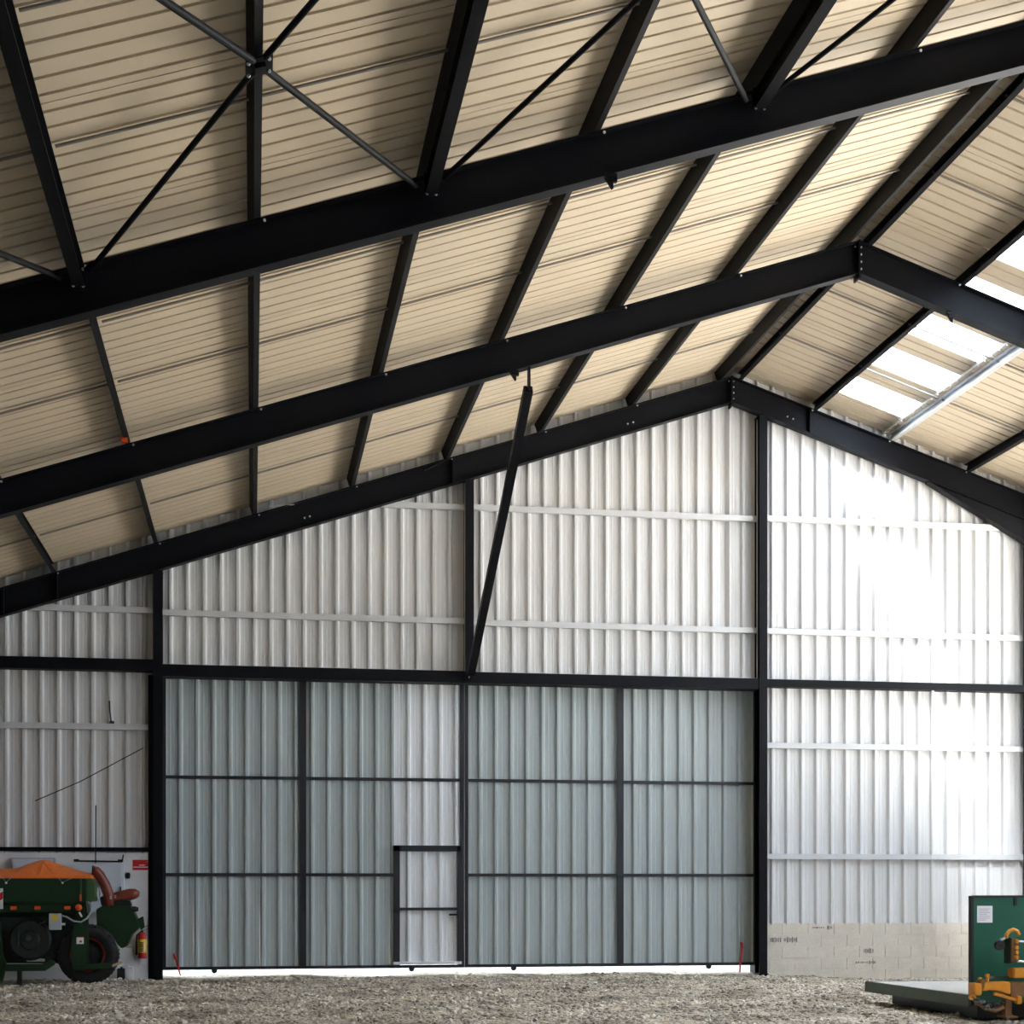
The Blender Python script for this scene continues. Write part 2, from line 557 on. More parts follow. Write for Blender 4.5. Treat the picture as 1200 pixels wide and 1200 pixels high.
# sag rods at the third points of each bay
def sag_rods():
    xs = [XR - 0.2] + PX
    for bay in range(3):
        for t in (1, 2):
            y = FY[bay] + 2.0 * t
            for a, b in zip(xs[:-1], xs[1:]):
                xa, xb = a - 0.066, b
                mb = MB().rod((xa, y, ztop(xa) + 0.165), (xb, y, ztop(xb) + 0.165), 0.016, 6)
                o = mb.obj('sag_rod', 'sagrod', ceiling); o.location = -ceiling.location
            for a, b in ((XR + 0.13, 10.2), (10.2, 11.7), (11.7, 13.22), (13.22, 14.62)):
                xa, xb = a + 0.066, b
                mb = MB().rod((xa, y, ztop(xa) + 0.15), (xb, y, ztop(xb) + 0.15), 0.018, 6)
                o = mb.obj('sag_rod', 'sagrod', ceiling); o.location = -ceiling.location


sag_rods()

# ------------------------------------------------------------------ portal frames
RW, RD = 0.19, 0.474          # flange width, vertical depth of rafter


def portal_frame(y, label, gable=False):
    fr = empty('portal_frame', (XL, y + RW / 2, 0))
    yc = y + RW / 2

    def put(mb, name, mat='steel'):
        o = mb.obj(name, mat, fr); o.location = -fr.location
        return o
    prof = ibeam(RW, RD, 0.017, 0.011)
    put(MB().sweep(prof, (XL - 0.15, yc, ztop(XL - 0.15)), (XR - 0.014, yc, ztop(XR - 0.014)), (0, 0, 1), True), 'rafter')
    put(MB().sweep(prof, (XR + 0.014, yc, ztop(XR + 0.014)), (XE + 0.15, yc, ztop(XE + 0.15)), (0, 0, 1), True), 'rafter')
    # apex end plates
    for s in (-1, 1):
        put(MB().box(XR + (0.001 if s > 0 else -0.013), XR + (0.013 if s > 0 else -0.001), y - 0.01, y + RW + 0.01, ZR - RD - 0.075, ZR + 0.005), 'end_plate')
    bolts(fr, [Vector((XR + s * 0.045, y + 0.055, ZR - 0.08 - 0.105 * i)) - fr.location for i in range(4) for s in ((1,) if i else (1, -1))])
    # haunches
    for s, xw, L in ((1, XE, 2.2), (-1, XL, 2.2)):
        xs = xw - s * L
        zb0 = ztop(xs) - RD
        zb1 = ztop(xw) - RD - 0.46
        web = MB().prism([(xs, zb0), (xw, ztop(xw) - RD), (xw, zb1)], yc - 0.006, yc + 0.006)
        put(web, 'haunch_web')
        n = Vector((zb1 - zb0, 0, -(xw - xs))).normalized()
        fl = MB().sweep([(-RW / 2, -0.016), (RW / 2, -0.016), (RW / 2, 0), (-RW / 2, 0)], (xs, yc, zb0), (xw, yc, zb1), (0, 0, 1), True)
        put(fl, 'haunch_flange')
        zt = ztop(xw)
        c = MB()
        c.add([], [])
        pc = ibeam(RW, 0.42, 0.017, 0.011, 0.21)
        c.sweep(pc, (xw, yc, -0.3), (xw, yc, zt - 0.03), (1, 0, 0))
        put(c, 'column')
    # stiffeners and cleats where purlins are bolted
    cl = []
    for x in PX[:8]:
        cl.append(Vector((x + 0.035, y + 0.0, ztop(x) - 0.028)) - fr.location)
    for x in (10.20, 11.70, 13.22):
        cl.append(Vector((x - 0.03, y + 0.0, ztop(x) - 0.028)) - fr.location)
    bolts(fr, cl)
    if gable:
        for x in (10.12, 3.50, -3.27, -4.15):
            z = ztop(x)
            st = MB().prism([(x - 0.006, z - RD), (x + 0.006, z - RD), (x + 0.006, z), (x - 0.006, z)], y - 0.012, yc - 0.006)
            put(st, 'stiffener')
        bolts(fr, [Vector((x, yc - 0.0065, ztop(x) - 0.30)) - fr.location for x in (0.9, 0.99, 6.7, 6.8, 9.72, 9.83)])
        # fly brace next to the splice
        put(MB().sweep([(-0.02, -0.004), (0.02, -0.004), (0.02, 0.004), (-0.02, 0.004)], (3.0, y - 0.004, ztop(3.0) - 0.10), (3.42, y - 0.004, ztop(3.42) - 0.02)), 'fly_brace', 'purlin')
        put(MB().sweep([(-0.03, -0.004), (0.03, -0.004), (0.03, 0.004), (-0.03, 0.004)], (0.28, y + 0.02, ztop(0.28) + 0.07), (0.72, y + 0.02, ztop(0.72) - 0.03)), 'fly_brace', 'galv')
    tag(fr, label, 'steel frame', 'portal frames of the hall')
    return fr


portal_frame(FY[0], 'black steel portal frame overhead behind the cross braced bay, out of view')
portal_frame(FY[1], 'nearest black steel rafter frame, crossing the top of the picture')
portal_frame(FY[2], 'middle black steel rafter frame carrying the long slanting strut')
portal_frame(FY[3], 'farthest black steel rafter frame, against the gable wall', True)

# struts of the braced bay, under every second purlin
STX = [-1.60, 1.77, 5.14]
names = ['leftmost black steel strut beam running overhead to the nearest rafter',
         'middle black steel strut beam running overhead to the nearest rafter',
         'rightmost black steel strut beam running overhead, beside white lit purlin edge']
for x, lb in zip(STX, names):
    mb = MB()
    xc = x - 0.03
    mb.sweep(ibeam(0.115, 0.20, 0.012, 0.009), (xc, FY[0] + RW, ztop(xc) - 0.015), (xc, FY[1] - 0.012, ztop(xc) - 0.015))
    st = empty('strut_beam', (xc, FY[0] + RW, ztop(xc) - 0.2))
    o = mb.obj('beam', 'steel', st); o.location = -st.location
    ep = MB().box(xc - 0.075, xc + 0.075, FY[1] - 0.012, FY[1] - 0.0, ztop(xc) - 0.25, ztop(xc) - 0.005)
    o = ep.obj('end_plate', 'steel', st); o.location = -st.location
    ep = MB().box(xc - 0.075, xc + 0.075, FY[0] + RW, FY[0] + RW + 0.012, ztop(xc) - 0.25, ztop(xc) - 0.005)
    o = ep.obj('end_plate', 'steel', st); o.location = -st.location
    bolts(st, [Vector((xc + sx * 0.045, FY[1] - 0.013, ztop(xc) - dz)) - st.location for sx, dz in ((1, 0.05), (1, 0.21), (-1, 0.21))])
    tag(st, lb, 'strut', 'strut beams of the braced roof bay')


# cross braces in the roof plane between the struts
def cross_brace(xl, xm, xr, label, offl=0.09, offr=0.09):
    ym = (FY[0] + FY[1] + RW) / 2
    cen = Vector((xm - 0.03, ym - 0.02, ztop(xm) - 0.06))
    th = empty('cross_brace', cen)
    ends = [(xl + offl, FY[1] - 0.05), (xr - offr - 0.1, FY[1] - 0.05), (xl + offl, FY[0] + RW + 0.05), (xr - offr - 0.1, FY[0] + RW + 0.05)]
    for i, (x, y) in enumerate(ends):
        e = Vector((x, y, ztop(x) - 0.10))
        d = (e - cen).normalized()
        mb = MB().rod(cen + d * 0.10, e, 0.030 if i in (1, 2) else 0.026, 12)
        o = mb.obj('rod', 'purlin' if i in (1, 2) else 'steel', th); o.location = -cen
        g = MB().sweep([(-0.06, -0.006), (0.06, -0.006), (0.06, 0.006), (-0.06, 0.006)], e - d * 0.12, e + d * 0.03, (0, 0, 1))
        o = g.obj('end_tab', 'steel', th); o.location = -cen
    pl = MB()
    pl.sweep([(-0.11, -0.012), (0.11, -0.012), (0.11, 0.0), (-0.11, 0.0)], cen + Vector((0, -0.12, 0)), cen + Vector((0, 0.12, 0)), (-M, 0, 1))
    pl.sweep([(-0.045, -0.05), (0.045, -0.05), (0.045, -0.012), (-0.045, -0.012)], cen + Vector((0, -0.05, 0)), cen + Vector((0, 0.07, 0)), (-M, 0, 1))
    o = pl.obj('gusset_plate', 'steel', th); o.location = -cen
    bolts(th, [Vector((sx * 0.08, sy * 0.09 + 0.01, sx * 0.08 * M - 0.02)) for sx in (-1, 1) for sy in (-1, 1)])
    tag(th, label, 'brace', 'roof cross braces of the nearest bay')


cross_brace(-4.97, -3.29, -1.60, 'dark roof cross brace at far left, left of the leftmost strut beam')
cross_brace(-1.60, 0.08, 1.77, 'roof cross brace with square gusset plate at the rods crossing, upper left')
cross_brace(1.77, 3.45, 5.14, 'roof cross brace between the middle and rightmost strut beams')
cross_brace(5.14, 6.82, 8.40, 'roof cross brace right of the rightmost strut beam, next to the ridge')

# long slanting strut from the gable column to the middle frame
th = empty('knee_strut', (3.80, 27.10, 5.29))
p0, p1 = Vector((3.80, 27.12, 5.27)), Vector((3.815, 21.27, 8.58))
d = (p1 - p0).normalized()
o = MB().sweep([(-0.062, -0.062), (0.062, -0.062), (0.062, 0.062), (-0.062, 0.062)], p0 + d * 0.12, p1 - d * 0.10).obj('tube', 'steel', th); o.location = -th.location
o = MB().sweep([(-0.012, -0.05), (0.012, -0.05), (0.012, 0.05), (-0.012, 0.05)], p0 - d * 0.05, p0 + d * 0.14).obj('foot_tab', 'steel', th); o.location = -th.location
o = MB().sweep([(-0.012, -0.035), (0.012, -0.035), (0.012, 0.035), (-0.012, 0.035)], p1 - d * 0.12, p1 + d * 0.02).obj('head_tab', 'steel', th); o.location = -th.location
zb = ztop(3.815) - RD
o = MB().box(3.795, 3.82, 21.21, 21.33, zb - 0.25, zb).obj('hanger_plate', 'steel', th); o.location = -th.location
bolts(th, [Vector((3.84, 27.08, 5.33)) - th.location, Vector((3.775, 27.08, 5.26)) - th.location])
tag(th, 'long black slanting strut rising from the gable column to the middle rafter', 'strut')


# small beam clamps hanging under the rafter flanges
def clamp(x, y, label, s=1.0):
    z = ztop(x) - RD
    mb = MB()
    mb.box(x - 0.075 * s, x + 0.045 * s, y - 0.03, y + 0.05, z - 0.035, z)
    mb.box(x - 0.05 * s, x + 0.05 * s, y - 0.02, y + 0.03, z - 0.075, z - 0.035)
    mb.add([(x - 0.07 * s, y - 0.01, z - 0.05), (x - 0.02 * s, y - 0.01, z - 0.05), (x + 0.0, y - 0.01, z - 0.15), (x - 0.07 * s, y + 0.02, z - 0.05), (x - 0.02 * s, y + 0.02, z - 0.05), (x + 0.0, y + 0.02, z - 0.15)],
           [(0, 1, 2), (5, 4, 3), (0, 3, 4, 1), (1, 4, 5, 2), (2, 5, 3, 0)])
    mb.rod((x + 0.005, y + 0.005, z - 0.14), (x + 0.005, y + 0.005, z), 0.012, 8)
    tag(mb.obj('beam_clamp', 'steel'), label, 'clamp', 'clamps under the rafters')


clamp(3.57, FY[1] + 0.02, 'small black clamp hanging under the nearest rafter')
clamp(3.60, FY[2] + 0.02, 'small black clamp under the middle rafter, left of the slanting strut')
clamp(10.06, FY[2] + 0.02, 'small black clamp under the middle rafter beside the skylights')
mk = MB().box(-1.70, -1.62, FY[2] - 0.28, FY[2] - 0.20, ztop(-1.66) - 0.05, ztop(-1.66) + 0.03)
mk.box(-1.67, -1.655, FY[2] - 0.25, FY[2] - 0.235, ztop(-1.66) + 0.0, ztop(-1.66) + 0.06)
tag(mk.obj('cable_marker', 'reflector', bevel=0.006), 'tiny orange marker hanging on a purlin by the middle rafter', 'marker')


# ------------------------------------------------------------------ gable wall
wall = struct(empty('wall_back', (0, YB, 0)), 'gable wall of white ribbed sheets on steel rails', 'wall')


def ribbed(x0, x1, zb_, zt_fn, y, pitch=0.287, phase=0.0, rib_w=0.098, rib_t=0.038, rib_h=0.062, micro=True):
    """vertical ribbed sheet between x0 and x1; ribs stand towards the camera (-y)"""
    xs = [(x0, 0.0)]
    k = math.floor((x0 - phase) / pitch) - 1
    while True:
        c = phase + k * pitch
        if c - rib_w / 2 >= x1:
            break
        pts = [(c - rib_w / 2, 0), (c - rib_t / 2, -rib_h), (c + rib_t / 2, -rib_h), (c + rib_w / 2, 0)]
        if micro:
            for q in (0.105, 0.165):
                pts += [(c + q - 0.012, 0), (c + q - 0.005, -0.0035), (c + q + 0.005, -0.0035), (c + q + 0.012, 0)]
        for x, h in pts:
            if x0 + 1e-4 < x < x1 - 1e-4:
                xs.append((x, h))
        k += 1
    xs.append((x1, 0.0))
    m = len(xs)
    vs = [(x, y + h, zb_) for x, h in xs] + [(x, y + h, zt_fn(x)) for x, h in xs]
    vs += [(x, y + h + 0.004, zb_) for x, h in xs] + [(x, y + h + 0.004, zt_fn(x)) for x, h in xs]
    fs = []
    for i in range(m - 1):
        fs.append((i, i + 1, m + i + 1, m + i))
        fs.append((2 * m + i, 3 * m + i, 3 * m + i + 1, 2 * m + i + 1))
        fs.append((i, 2 * m + i, 2 * m + i + 1, i + 1))
    fs += [(0, m, 3 * m, 2 * m), (m - 1, 3 * m - 1, 4 * m - 1, 2 * m - 1)]
    return mesh('cladding_sheet', vs, fs)


roofline = lambda x: ztop(x) + DZ - 0.002
PH = 0.0
SW = 0.287 * 4


def clad(x0, x1, zb_, parent, mat='wall', y=YB, zt=roofline, phase=0.0, **kw):
    # sheet joints fall beside a rib, every fourth rib
    e = phase - 0.06 + SW * math.floor((x0 - phase + 0.06) / SW)
    i = 0
    while e < x1 - 1e-3:
        a, b = max(x0, e), min(x1, e + SW)
        if b - a > 0.02:
            # the ridge needs a vertex
            segs = [(a, XR), (XR, b)] if a < XR < b and zt is roofline else [(a, b)]
            for s0, s1 in segs:
                me = ribbed(s0, s1 - 0.0005, zb_, zt, y + 0.0015 * (i % 2), phase=phase, **kw)
                o = link('cladding_sheet', me, mat, parent)
                o.location = -Vector(parent.location)
        e += SW; i += 1


clad(XL - 0.2, COLX[0], 1.9, wall, phase=-4.14)
clad(COLX[0], COLX[2], 5.22, wall, phase=-1.40)
clad(COLX[2], XE + 0.2, 0.86, wall, phase=9.50)


def girt(x0, x1, z, h=0.10, mat='galv', y1=YB - 0.042, dep=0.10):
    y0 = y1 - dep
    t = 0.006
    prof = [(y0, z - h / 2), (y0, z + h / 2), (y1, z + h / 2), (y1, z + h / 2 - t), (y0 + t, z + h / 2 - t), (y0 + t, z - h / 2 + t), (y1, z - h / 2 + t), (y1, z - h / 2)]
    o = MB().prism_x(prof, x0, x1).obj('girt', mat, wall)
    o.location = -wall.location
    return o


hw = 0.077
bays = [(XL + 0.22, COLX[0] - hw), (COLX[0] + hw, COLX[1] - hw), (COLX[1] + hw, COLX[2] - hw), (COLX[2] + hw, XE - 0.22)]
girt(*bays[0], 6.33); girt(*bays[1], 6.30); girt(*bays[2], 6.28); girt(*bays[3], 6.28)
girt(2.0, bays[1][1], 8.33); girt(*bays[2], 8.34); girt(*bays[3], 8.36)
girt(*bays[0], 4.31); girt(*bays[0], 2.20, 0.07, 'steel')
girt(*bays[3], 4.17); girt(*bays[3], 2.12)
# thin flashing on top of the header rails
for (a, b), z in ((bays[1], 5.40), (bays[2], 5.39), (bays[3], 5.385)):
    o = MB().box(a, b, YB - 0.16, YB - 0.043, z - 0.02, z + 0.012).obj('flashing', 'wall', wall); o.location = -wall.location


def gable_column(x, label, zf=-0.3):
    c = empty('gable_column', (x, FY[3] + 0.14, max(zf, 0)))
    zt = ztop(x) - RD - 0.0
    b = MB().sweep(ibeam(0.152, 0.275, 0.011, 0.008, 0.1375), (x, FY[3] + 0.155, zf), (x, FY[3] + 0.155, zt), (0, 1, 0)).obj('post', 'steel', c)
    b.location = -c.location
    p = MB().box(x - 0.085, x + 0.085, FY[3] + 0.02, FY[3] + 0.29, zt - 0.014, zt - 0.001).obj('cap_plate', 'steel', c)
    p.location = -c.location
    zp = zf - 0.012 if zf > 0 else -0.04
    p = MB().box(x - 0.09, x + 0.09, FY[3] - 0.0, FY[3] + 0.31, zp - 0.01, zp + 0.012).obj('base_plate', 'steel', c)
    p.location = -c.location
    tag(c, label, 'column', 'gable columns')


gable_column(COLX[0], 'black steel gable column left of the sliding doors')
gable_column(COLX[1], 'black steel gable column in the middle, above the two door leaves', 5.20)
gable_column(COLX[2], 'black steel gable column between sliding doors and the bright right bay')


def header(x0, x1, z0, z1, label, y0=FY[3] + 0.03, y1=YB - 0.05, mat='steel'):
    t = 0.012
    prof = [(y0, z0), (y0, z1), (y1, z1), (y1, z1 - t), (y0 + t, z1 - t), (y0 + t, z0 + t), (y1, z0 + t), (y1, z0)]
    o = MB().prism_x(prof, x0, x1).obj('header_beam', mat)
    tag(o, label, 'beam', 'dark rails across the gable wall')


header(*bays[0], 5.26, 5.46, 'black steel rail across the left bay above the machine')
header(*bays[1], 5.18, 5.385, 'black steel door head rail left of the middle column')
header(*bays[2], 5.18, 5.375, 'black steel door head rail right of the middle column')
header(*bays[3], 5.235, 5.37, 'dark blue grey steel rail across the bright right bay')

# ------------------------------------------------------------------ sliding doors
YD = 27.72


def door_leaf(name, x0, x1, mull, label, phase, wicket=None):
    dr = struct(empty(name, (x0, YD, 0.1)), label, 'door')
    z0, z1 = 0.14, 5.26

    def put(mb, nm, mat='doorframe', parent=dr, off=None):
        o = mb.obj(nm, mat, parent)
        o.location = -dr.location if parent is dr else -dr.location
        return o
    # cladding
    top = lambda x: z1
    if wicket:
        w0, w1, wz = wicket
        clad(x0 + 0.03, w0, z0, dr, 'doorsheet', YD + 0.06, top, phase)
        clad(w0, w1 + 0.05, wz, dr, 'wicketsheet', YD + 0.06, top, phase)
        clad(w1 + 0.05, x1 - 0.015, z0, dr, 'doorsheet', YD + 0.06, top, phase)
    else:
        clad(x0 + 0.03, x1 - 0.03, z0, dr, 'doorsheet', YD + 0.06, top, phase)
    put(MB().box(x0, x0 + 0.068, YD - 0.03, YD + 0.02, 0.10, z1), 'stile')
    put(MB().box(x1 - 0.075, x1, YD - 0.03, YD + 0.02, 0.10, z1), 'stile')
    put(MB().box(mull - 0.058, mull + 0.058, YD - 0.03, YD + 0.02, 0.15, z1 - 0.05), 'mullion')
    put(MB().box(x0 + 0.06, x1 - 0.075, YD - 0.03, YD + 0.02, 0.10, 0.155), 'bottom_rail')
    put(MB().box(x0 + 0.06, x1 - 0.075, YD - 0.03, YD + 0.02, z1 - 0.06, z1), 'top_rail')
    segs = [(x0 + 0.06, mull - 0.058), (mull + 0.058, x1 - 0.075)]
    for a, b in segs:
        put(MB().box(a, b, YD - 0.02, YD + 0.018, 3.455, 3.51), 'rail')
        b2 = b
        if wicket and a > mull - 0.1:
            b2 = wicket[0] - 0.03
        put(MB().box(a, b2, YD - 0.02, YD + 0.018, 1.745, 1.80), 'rail')
    # guide wheels at the foot
    for xx in (x0 + 0.9, x1 - 0.95):
        w = MB().lathe([(0, -0.03), (0.04, -0.03), (0.05, -0.02), (0.05, 0.02), (0.04, 0.03), (0, 0.03)], (xx, YD, 0.085), 'y', 14)
        put(w, 'guide_wheel')
    return dr, put


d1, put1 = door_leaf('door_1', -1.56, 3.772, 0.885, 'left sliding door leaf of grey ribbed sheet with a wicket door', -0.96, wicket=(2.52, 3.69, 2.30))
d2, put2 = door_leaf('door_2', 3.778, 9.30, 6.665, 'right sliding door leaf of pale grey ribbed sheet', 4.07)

# wicket door in the left leaf: a part with sub-parts
w0, w1, wz = 2.52, 3.68, 2.30
wk = empty('wicket_door', (0, 0, 0)); wk.parent = d1; wk.location = Vector((w0, YD, 0.1)) - d1.location
woff = Vector((w0, YD, 0.1))


def wput(mb, nm, mat='doorframe'):
    o = mb.obj(nm, mat, wk); o.location = -woff
    return o


wput(MB().box(w0 - 0.03, w0 + 0.085, YD - 0.05, YD + 0.02, 0.10, wz), 'jamb')
wput(MB().box(w1 - 0.04, w1 + 0.035, YD - 0.05, YD + 0.02, 0.10, wz), 'jamb')
wput(MB().box(w0 - 0.03, w1 + 0.035, YD - 0.05, YD + 0.02, wz - 0.105, wz), 'head')
wput(MB().box(w0 + 0.085, w1 - 0.04, YD - 0.04, YD + 0.018, 1.135, 1.185), 'rail')
wput(MB().box(w0 - 0.03, w1 + 0.04, YD - 0.07, YD + 0.04, 0.165, 0.215), 'threshold', 'white')
hb = MB().box(w1 - 0.19, w1 - 0.02, YD - 0.085, YD - 0.065, 1.04, 1.075)
hb.box(w1 - 0.05, w1 - 0.02, YD - 0.07, YD - 0.05, 0.98, 1.12)
wput(hb, 'handle', 'black')
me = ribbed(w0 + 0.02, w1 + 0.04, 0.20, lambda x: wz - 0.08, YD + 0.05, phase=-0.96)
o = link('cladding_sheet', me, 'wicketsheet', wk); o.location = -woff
# red drop bolts at the outer ends of the leaves
for (xa, za, xb, zb_), put in (((-1.34, 0.36, -1.24, 0.0), put1), ((8.98, 0.50, 8.93, -0.03), put2)):
    mb = MB().sweep([(-0.022, -0.012), (0.022, -0.012), (0.022, 0.012), (-0.022, 0.012)], (xa, YD - 0.05, za), (xb, YD - 0.05, zb_))
    mb.sweep([(-0.03, -0.016), (0.03, -0.016), (0.03, 0.016), (-0.03, 0.016)], (xa - 0.02, YD - 0.05, za + 0.03), (xa, YD - 0.05, za - 0.07))
    put(mb, 'drop_bolt', 'red')

# dark jamb posts of the door opening
jb = MB().box(COLX[0] - 0.16, COLX[0] - 0.078, FY[3] + 0.10, YB - 0.03, -0.2, 5.2)
struct(jb.obj('trim_1', 'steel'), 'black jamb post at the left of the sliding doors', 'jamb')
jb = MB().box(COLX[2] - 0.02, COLX[2] + 0.06, YB - 0.03, YD + 0.20, -0.2, 5.2)
struct(jb.obj('trim_2', 'steel'), 'black jamb post at the right of the sliding doors', 'jamb')
jb = MB().box(COLX[0] - 0.16, COLX[0] - 0.06, YB + 0.01, YD + 0.20, -0.2, 5.2)
struct(jb.obj('trim_3', 'steel'), 'black outer jamb at the left of the sliding doors', 'jamb')
jb = MB().box(COLX[0] - 0.16, COLX[2] + 0.06, YB + 0.006, YD + 0.14, 5.275, 5.33)
struct(jb.obj('trim_4', 'steel'), 'dark sliding track above the doors', 'trim')

# ------------------------------------------------------------------ other walls
wl = struct(empty('wall_left', (XL, 0, 0)), 'dark left side wall of ribbed sheets', 'wall')
zw = ztop(XL) + 0.15
n = 0
y = YF
while y < YB:
    b = min(y + SW, YB)
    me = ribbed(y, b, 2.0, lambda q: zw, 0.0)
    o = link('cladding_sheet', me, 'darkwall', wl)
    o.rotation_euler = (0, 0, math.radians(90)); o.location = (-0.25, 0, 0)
    # ribs look inwards
    o.scale = (1, 1, 1)
    y += SW
o = MB().box(-0.32, -0.1, YF, YB, -0.3, 2.05).obj('plinth', 'concrete', wl)
wf = struct(empty('wall_front', (0, YF, 0)), 'rear gable wall behind the viewer', 'wall')
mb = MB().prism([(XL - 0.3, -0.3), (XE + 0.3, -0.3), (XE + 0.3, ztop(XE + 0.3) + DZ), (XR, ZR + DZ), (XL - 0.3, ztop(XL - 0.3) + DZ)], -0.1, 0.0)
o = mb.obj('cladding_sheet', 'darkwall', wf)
wr = struct(empty('wall_right', (XE, 0, 0)), 'right side wall of sheets, open below the eaves', 'wall')
y = YF
while y < YOPEN:
    b = min(y + SW, YOPEN)
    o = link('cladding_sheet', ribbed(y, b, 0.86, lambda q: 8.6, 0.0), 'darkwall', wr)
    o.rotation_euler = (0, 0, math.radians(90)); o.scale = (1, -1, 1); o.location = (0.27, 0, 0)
    y += SW
y = YOPEN
while y < YB:
    b = min(y + SW, YB)
    o = link('cladding_sheet', ribbed(y, b, 0.86, lambda q: BAND0, 0.0), 'wall', wr)
    o.rotation_euler = (0, 0, math.radians(90)); o.scale = (1, -1, 1); o.location = (0.27, 0, 0)
    y += SW
o = MB().box(0.12, 0.30, YF, YB, -0.3, 0.9).obj('plinth', 'block', wr)
o = MB().box(0.20, 0.30, YF, YB, BAND0 - 0.05, BAND0 + 0.02).obj('rail', 'galv', wr)
o = MB().box(0.16, 0.30, YF, YB, BAND1, ztop(XE + 0.3) + DZ + 0.1).obj('eaves_beam', 'steel', wr)

# ------------------------------------------------------------------ concrete base, left bay
wc = struct(empty('wall_concrete', (XL, 27.30, 0)), 'pale grey concrete base wall behind the green machine', 'wall')
e = -1.69
k = 0
for xa, xb in ((XL + 0.25, -4.34), (-4.335, -1.69)):
    o = MB().box(xa, xb, 27.30, 27.44, -0.25, 2.135).obj('concrete_panel', 'concrete', wc, bevel=0.006); o.location = -wc.location
# ------------------------------------------------------------------ block base, right bay
wb = struct(empty('wall_plinth', (COLX[2], YB - 0.1, 0)), 'low wall of beige concrete blocks under the right bay', 'wall')
BX0, BX1 = COLX[2] + 0.06, XE - 0.1
o = MB().box(BX0, BX1, YB - 0.022, YB + 0.12, -0.35, 0.875).obj('mortar', 'mortar', wb); o.location = -wb.location
bl, bh = 0.50, 0.212
for r in range(6):
    z1 = 0.885 - r * (bh + 0.006)
    xs = BX0 - (0.25 if r % 2 else 0.0) - 0.12
    while xs < BX1:
        a, b = max(xs, BX0), min(xs + bl, BX1)
        if b - a > 0.05:
            j = random.uniform(-0.003, 0.003)
            o = MB().box(a + 0.003, b - 0.003, YB - 0.034 + j, YB + 0.05, z1 - bh, z1).obj('concrete_block', 'block', wb, bevel=0.004)
            o.location = -wb.location
        xs += bl + 0.006
# dark factory print on four blocks (unreadable dashes, as seen)
def print_mark(u0, u1, zc, h, seed):
    r = random.Random(seed)
    mb = MB(); x = u0
    while x < u1:
        w = r.uniform(0.012, 0.03)
        hh = h * r.uniform(0.45, 1.0)
        mb.box(x, x + w, YB - 0.041, YB - 0.037, zc - hh / 2, zc + hh / 2)
        x += w + r.uniform(0.006, 0.02)
    o = mb.obj('print_mark', 'print', wb); o.location = -wb.location
print_mark(10.28, 10.50, 0.80, 0.035, 1); print_mark(10.56, 10.66, 0.80, 0.07, 2)
print_mark(9.46, 9.66, 0.575, 0.10, 3); print_mark(9.72, 9.96, 0.575, 0.11, 4)
print_mark(11.12, 11.34, 0.145, 0.035, 5); print_mark(11.38, 11.50, 0.145, 0.07, 6)
print_mark(11.28, 11.46, 0.36, 0.11, 7)

# ------------------------------------------------------------------ pipes and cables on the gable
cd = MB().rod((12.57, YB - 0.20, 6.2), (12.57, YB - 0.20, 4.95), 0.028, 10)
cd.rod((12.57, YB - 0.17, 4.95), (12.57, YB - 0.17, 0.9), 0.009, 6)
tag(cd.obj('conduit', 'pvc'), 'thin white vertical pipe crossing the rail of the right bay', 'pipe')
cb = MB().tube([(-3.65, YB - 0.17, 3.02), (-2.9, YB - 0.17, 3.36), (-1.85, YB - 0.17, 3.95)], 0.008, 6)
tag(cb.obj('stay_cable', 'steel'), 'thin dark cable running diagonally across the left bay sheets', 'cable')
hk = MB().tube([(-2.42, YB - 0.18, 4.75), (-2.41, YB - 0.18, 4.55), (-2.39, YB - 0.18, 4.40)], 0.013, 8)
hk.box(-2.42, -2.34, YB - 0.2, YB - 0.15, 4.36, 4.40)
tag(hk.obj('rail_hook', 'black'), 'small black hook standing on the left bay rail', 'hook')

# ------------------------------------------------------------------ things on the concrete wall
YC = 27.30
cab = empty('electrical_cabinet', (-2.6, YC, 1.3))


def cput(mb, nm, mat, bev=0.0):
    o = mb.obj(nm, mat, cab, bevel=bev); o.location = -cab.location
    return o


cput(MB().box(-3.06, -2.16, YC - 0.14, YC, 1.10, 1.95), 'body', 'cabinet', 0.01)
cput(MB().box(-3.02, -2.20, YC - 0.155, YC - 0.142, 1.13, 1.93), 'door', 'cabinet', 0.004)
cput(MB().box(-2.23, -2.205, YC - 0.18, YC - 0.156, 1.45, 1.56), 'latch', 'black', 0.003)
cput(MB().lathe([(0, -0.02), (0.05, -0.02), (0.05, 0.0), (0, 0.0)], (-2.62, YC - 0.155, 1.80), 'y', 16), 'warning_label', 'white')
cput(MB().lathe([(0, -0.008), (0.022, -0.008), (0.022, 0.0), (0, 0.0)], (-2.64, YC - 0.176, 1.81), 'y', 12), 'key_switch', 'black')
tag(cab, 'pale blue grey electrical cabinet on the concrete wall behind the hoses', 'cabinet')
tr = MB().rod((-2.98, YC - 0.05, 2.0), (-2.20, YC - 0.05, 1.99), 0.014, 8)
tr.rod((-2.18, YC - 0.05, 2.11), (-2.20, YC - 0.05, 1.99), 0.012, 8)
tr.box(-3.0, -2.92, YC - 0.08, YC, 1.985, 2.03); tr.box(-2.27, -2.19, YC - 0.08, YC, 1.985, 2.025)
tag(tr.obj('cable_duct', 'black'), 'thin dark cable duct along the top of the blue grey cabinet', 'cable duct')
wc2 = MB().rod((-2.64, YC - 0.02, 2.95), (-2.645, YC - 0.02, 1.96), 0.010, 6)
tag(wc2.obj('supply_cable', 'black'), 'thin vertical cable dropping into the blue grey cabinet', 'cable')
c2 = empty('junction_cabinet', (-3.6, YC, 1.7))
